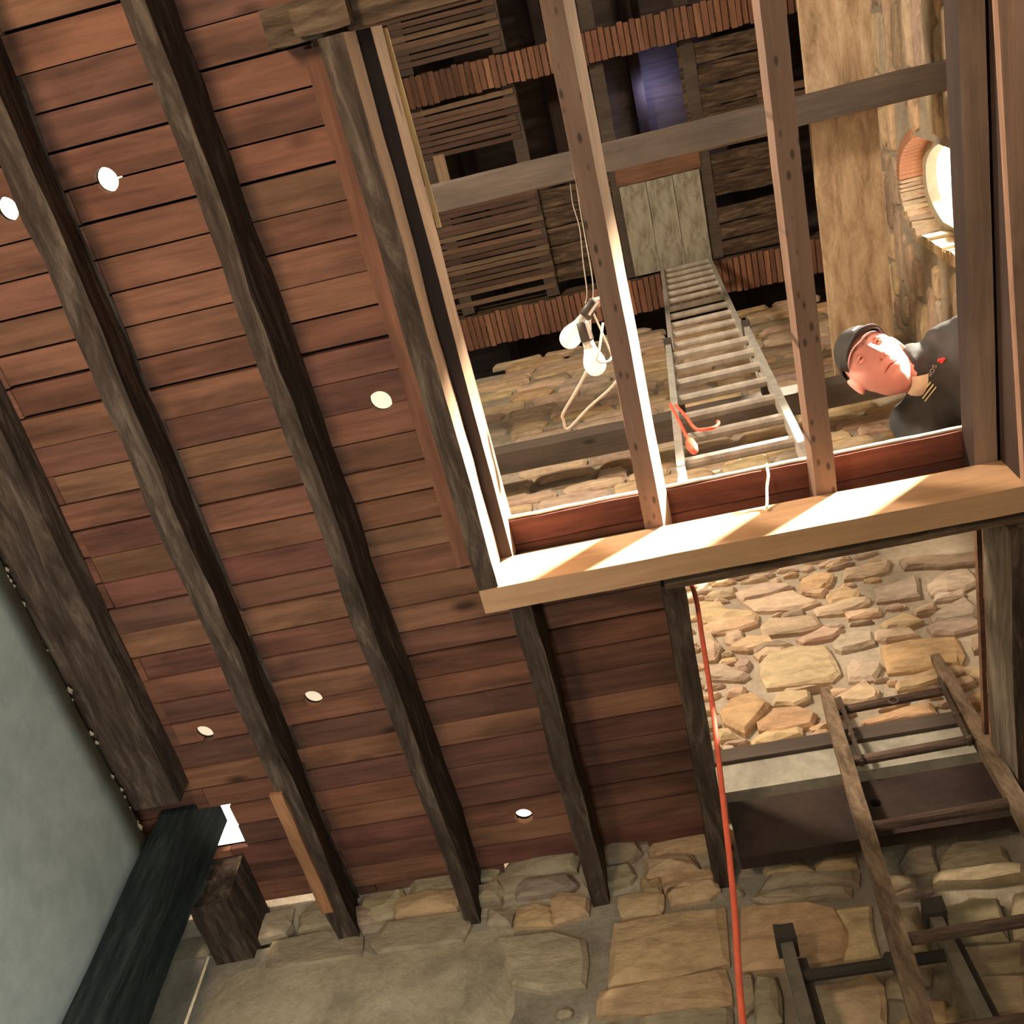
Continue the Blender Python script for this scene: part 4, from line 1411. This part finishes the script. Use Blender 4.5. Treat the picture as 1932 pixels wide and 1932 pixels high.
def surf(o, p, d):
    """first hit on mesh object o from p along d (world space)"""
    off = wloc(o)
    bt_ = BVHTree.FromPolygons([v_.co + off for v_ in o.data.vertices], [tuple(p_.vertices) for p_ in o.data.polygons])
    return bt_
bb = surf(body, None, None)
pts = []
for i in range(13):
    t = -1 + i / 6
    p = H(t * 0.026, 0.2, -0.0655 - 0.0015 * t * t)
    h = bb.ray_cast(p, -Fw)[0]
    pts.append((h if h else p) + Fw * 0.0006)
v, f = sweep(pts, [0.0006 + 0.0022 * (1 - abs(-1 + i / 6) ** 2.5) for i in range(13)], 6)
mk('mouth', v, f, M['lips'], man, smooth=True)
for s in (-1, 1):
    p = H(s * 0.008, 0.2, -0.0415)
    h = bb.ray_cast(p, -Fw)[0]
    if h:
        v, f = ball(h - Fw * 0.001, 0.0034, 6)
        mk('nostril', v, f, M['lips'], man, smooth=True)
# short hair behind the ears and at the temples, under the cap
v, f = [], []
n, m = 16, 48
for i in range(n + 1):
    th = math.pi * (0.18 + 0.38 * i / n)
    for k in range(m + 1):
        ph = math.radians(92) + math.radians(176) * k / m
        x, y, z = math.sin(th) * math.sin(ph), math.sin(th) * math.cos(ph), math.cos(th)
        v.append(tuple(H(x * 0.0795, y * 0.0995, z * 0.119)))
for i in range(n):
    for k in range(m):
        f.append((i * (m + 1) + k, (i + 1) * (m + 1) + k, (i + 1) * (m + 1) + k + 1, i * (m + 1) + k + 1))
mk('hair', v, f, M['hair'], man, smooth=True)
# cap: crown shell and peak
def cap_pt(th, ph, g=0.0):
    x, y, z = math.sin(th) * math.sin(ph), math.sin(th) * math.cos(ph), math.cos(th)
    return H(x * (0.087 + g), y * (0.107 + g) - 0.002, 0.008 + z * (0.122 + g))
v, f = [], []
n, m = 18, 56
for i in range(n + 1):
    for k in range(m):
        ph = 2 * math.pi * k / m
        thm = math.radians(66 + 12 * (0.5 - 0.5 * math.cos(ph)))
        v.append(tuple(cap_pt(thm * i / n, ph)))
for i in range(n + 1):
    for k in range(m):
        ph = 2 * math.pi * k / m
        thm = math.radians(66 + 12 * (0.5 - 0.5 * math.cos(ph)))
        v.append(tuple(cap_pt(thm * i / n, ph, -0.004)))
o2 = (n + 1) * m
for i in range(n):
    for k in range(m):
        k2 = (k + 1) % m
        f.append((i * m + k, (i + 1) * m + k, (i + 1) * m + k2, i * m + k2))
        f.append((o2 + i * m + k, o2 + i * m + k2, o2 + (i + 1) * m + k2, o2 + (i + 1) * m + k))
for k in range(m):
    k2 = (k + 1) % m
    f.append((n * m + k, o2 + n * m + k, o2 + n * m + k2, n * m + k2))
cap = mk('cap', v, f, M['cap'], man, smooth=True)
v, f = [], []
a_, r_ = 20, 7
for lay in (0.0, -0.005):
    for i in range(a_ + 1):
        t = -1 + 2 * i / a_
        ph = t * math.radians(74)
        b0 = Vector((math.sin(ph) * 0.083, math.cos(ph) * 0.103))
        ln = 0.066 * math.sqrt(max(0.0, 1 - (abs(t)) ** 2.4))
        for k in range(r_ + 1):
            q = k / r_
            s_ = b0.x * (1 - 0.10 * q)
            f_ = b0.y + ln * q
            u_ = 0.060 - 0.020 * q * q - 0.55 * s_ * s_ / 0.083 * 0.28 + lay
            v.append(tuple(H(s_, f_, u_)))
w_ = r_ + 1
o2 = (a_ + 1) * w_
for i in range(a_):
    for k in range(r_):
        f.append((i * w_ + k, (i + 1) * w_ + k, (i + 1) * w_ + k + 1, i * w_ + k + 1))
        f.append((o2 + i * w_ + k, o2 + i * w_ + k + 1, o2 + (i + 1) * w_ + k + 1, o2 + (i + 1) * w_ + k))
    f.append((i * w_ + r_, (i + 1) * w_ + r_, o2 + (i + 1) * w_ + r_, o2 + i * w_ + r_))
mk('cap_peak', v, f, M['cap'], man, smooth=True)

# marks on the jacket: three pale stripes with a small ring, red emblem and lettering
jb = surf(jacket, None, None)
VD = Vector((0.245, 0.362, 0.899)).normalized()
def on_jacket(p, lift=0.0025):
    p = Vector(p)
    h, nrm, _, _ = jb.ray_cast(p - VD * 0.6, VD)
    if h is None:
        return p
    return h - VD * lift
def stripe(name, a, b, r, mat, n=10):
    a, b = Vector(a), Vector(b)
    pts = [on_jacket(a + (b - a) * i / n) for i in range(n + 1)]
    v, f = sweep(pts, r, 6)
    return mk(name, v, f, mat, jacket)
stripe('badge_stripe', (0.908, 1.258, 4.4), (0.877, 1.296, 4.4), 0.0022, M['yellow'])
stripe('badge_stripe', (0.916, 1.268, 4.4), (0.882, 1.309, 4.4), 0.0022, M['yellow'])
stripe('badge_stripe', (0.924, 1.278, 4.4), (0.888, 1.320, 4.4), 0.0018, M['yellow'])
rp = Vector((0.880, 1.264, 4.4))
pts = [on_jacket(rp + Vector((0.0055 * math.cos(t), 0.0055 * math.sin(t), 0))) for t in [i * math.pi / 6 for i in range(13)]]
v, f = sweep(pts, 0.0016, 5, False)
mk('badge_ring', v, f, M['logogrey'], jacket)
for q, r in (((0.940, 1.193, 4.4), 0.0072), ((0.951, 1.193, 4.4), 0.0072), ((0.946, 1.200, 4.4), 0.0055)):
    c = on_jacket(q, 0.0015)
    v, f = ball(c, (r, r, 0.003), 8)
    mk('emblem', v, f, M['logored'], jacket, smooth=True)
# lettering RDS as strokes
def strokes(ch):
    return {'R': [[(0, 0), (0, 1), (.6, 1), (.65, .75), (.6, .5), (0, .5)], [(.25, .5), (.65, 0)]],
            'D': [[(0, 0), (0, 1), (.45, .95), (.65, .7), (.65, .3), (.45, .05), (0, 0)]],
            'S': [[(.65, .9), (.3, 1), (0, .85), (.05, .6), (.6, .4), (.65, .15), (.35, 0), (0, .1)]]}[ch]
o0 = Vector((0.912, 1.240, 4.4))
xa = Vector((0.024, -0.040, 0)).normalized() * 0.0135
ya = Vector((-0.040, -0.026, 0)).normalized() * 0.0125
for i, ch in enumerate('RDS'):
    for sgm in strokes(ch):
        pts = [on_jacket(o0 + xa * (i * 1.0 + p[0]) + ya * p[1]) for p in sgm]
        v, f = sweep(pts, 0.0011, 5)
        mk('lettering', v, f, M['logogrey'], jacket)
# small pale mark on the cap
q = cap_pt(math.radians(48), math.radians(14), 0.001)
tt = (cap_pt(math.radians(48), math.radians(26), 0.001) - q).normalized()
dd = (cap_pt(math.radians(56), math.radians(14), 0.001) - q).normalized()
mk('cap_mark', [tuple(q), tuple(q + tt * 0.03), tuple(q + tt * 0.03 + dd * 0.01), tuple(q + dd * 0.01)], [(0, 1, 2, 3)], M['logogrey'], cap)
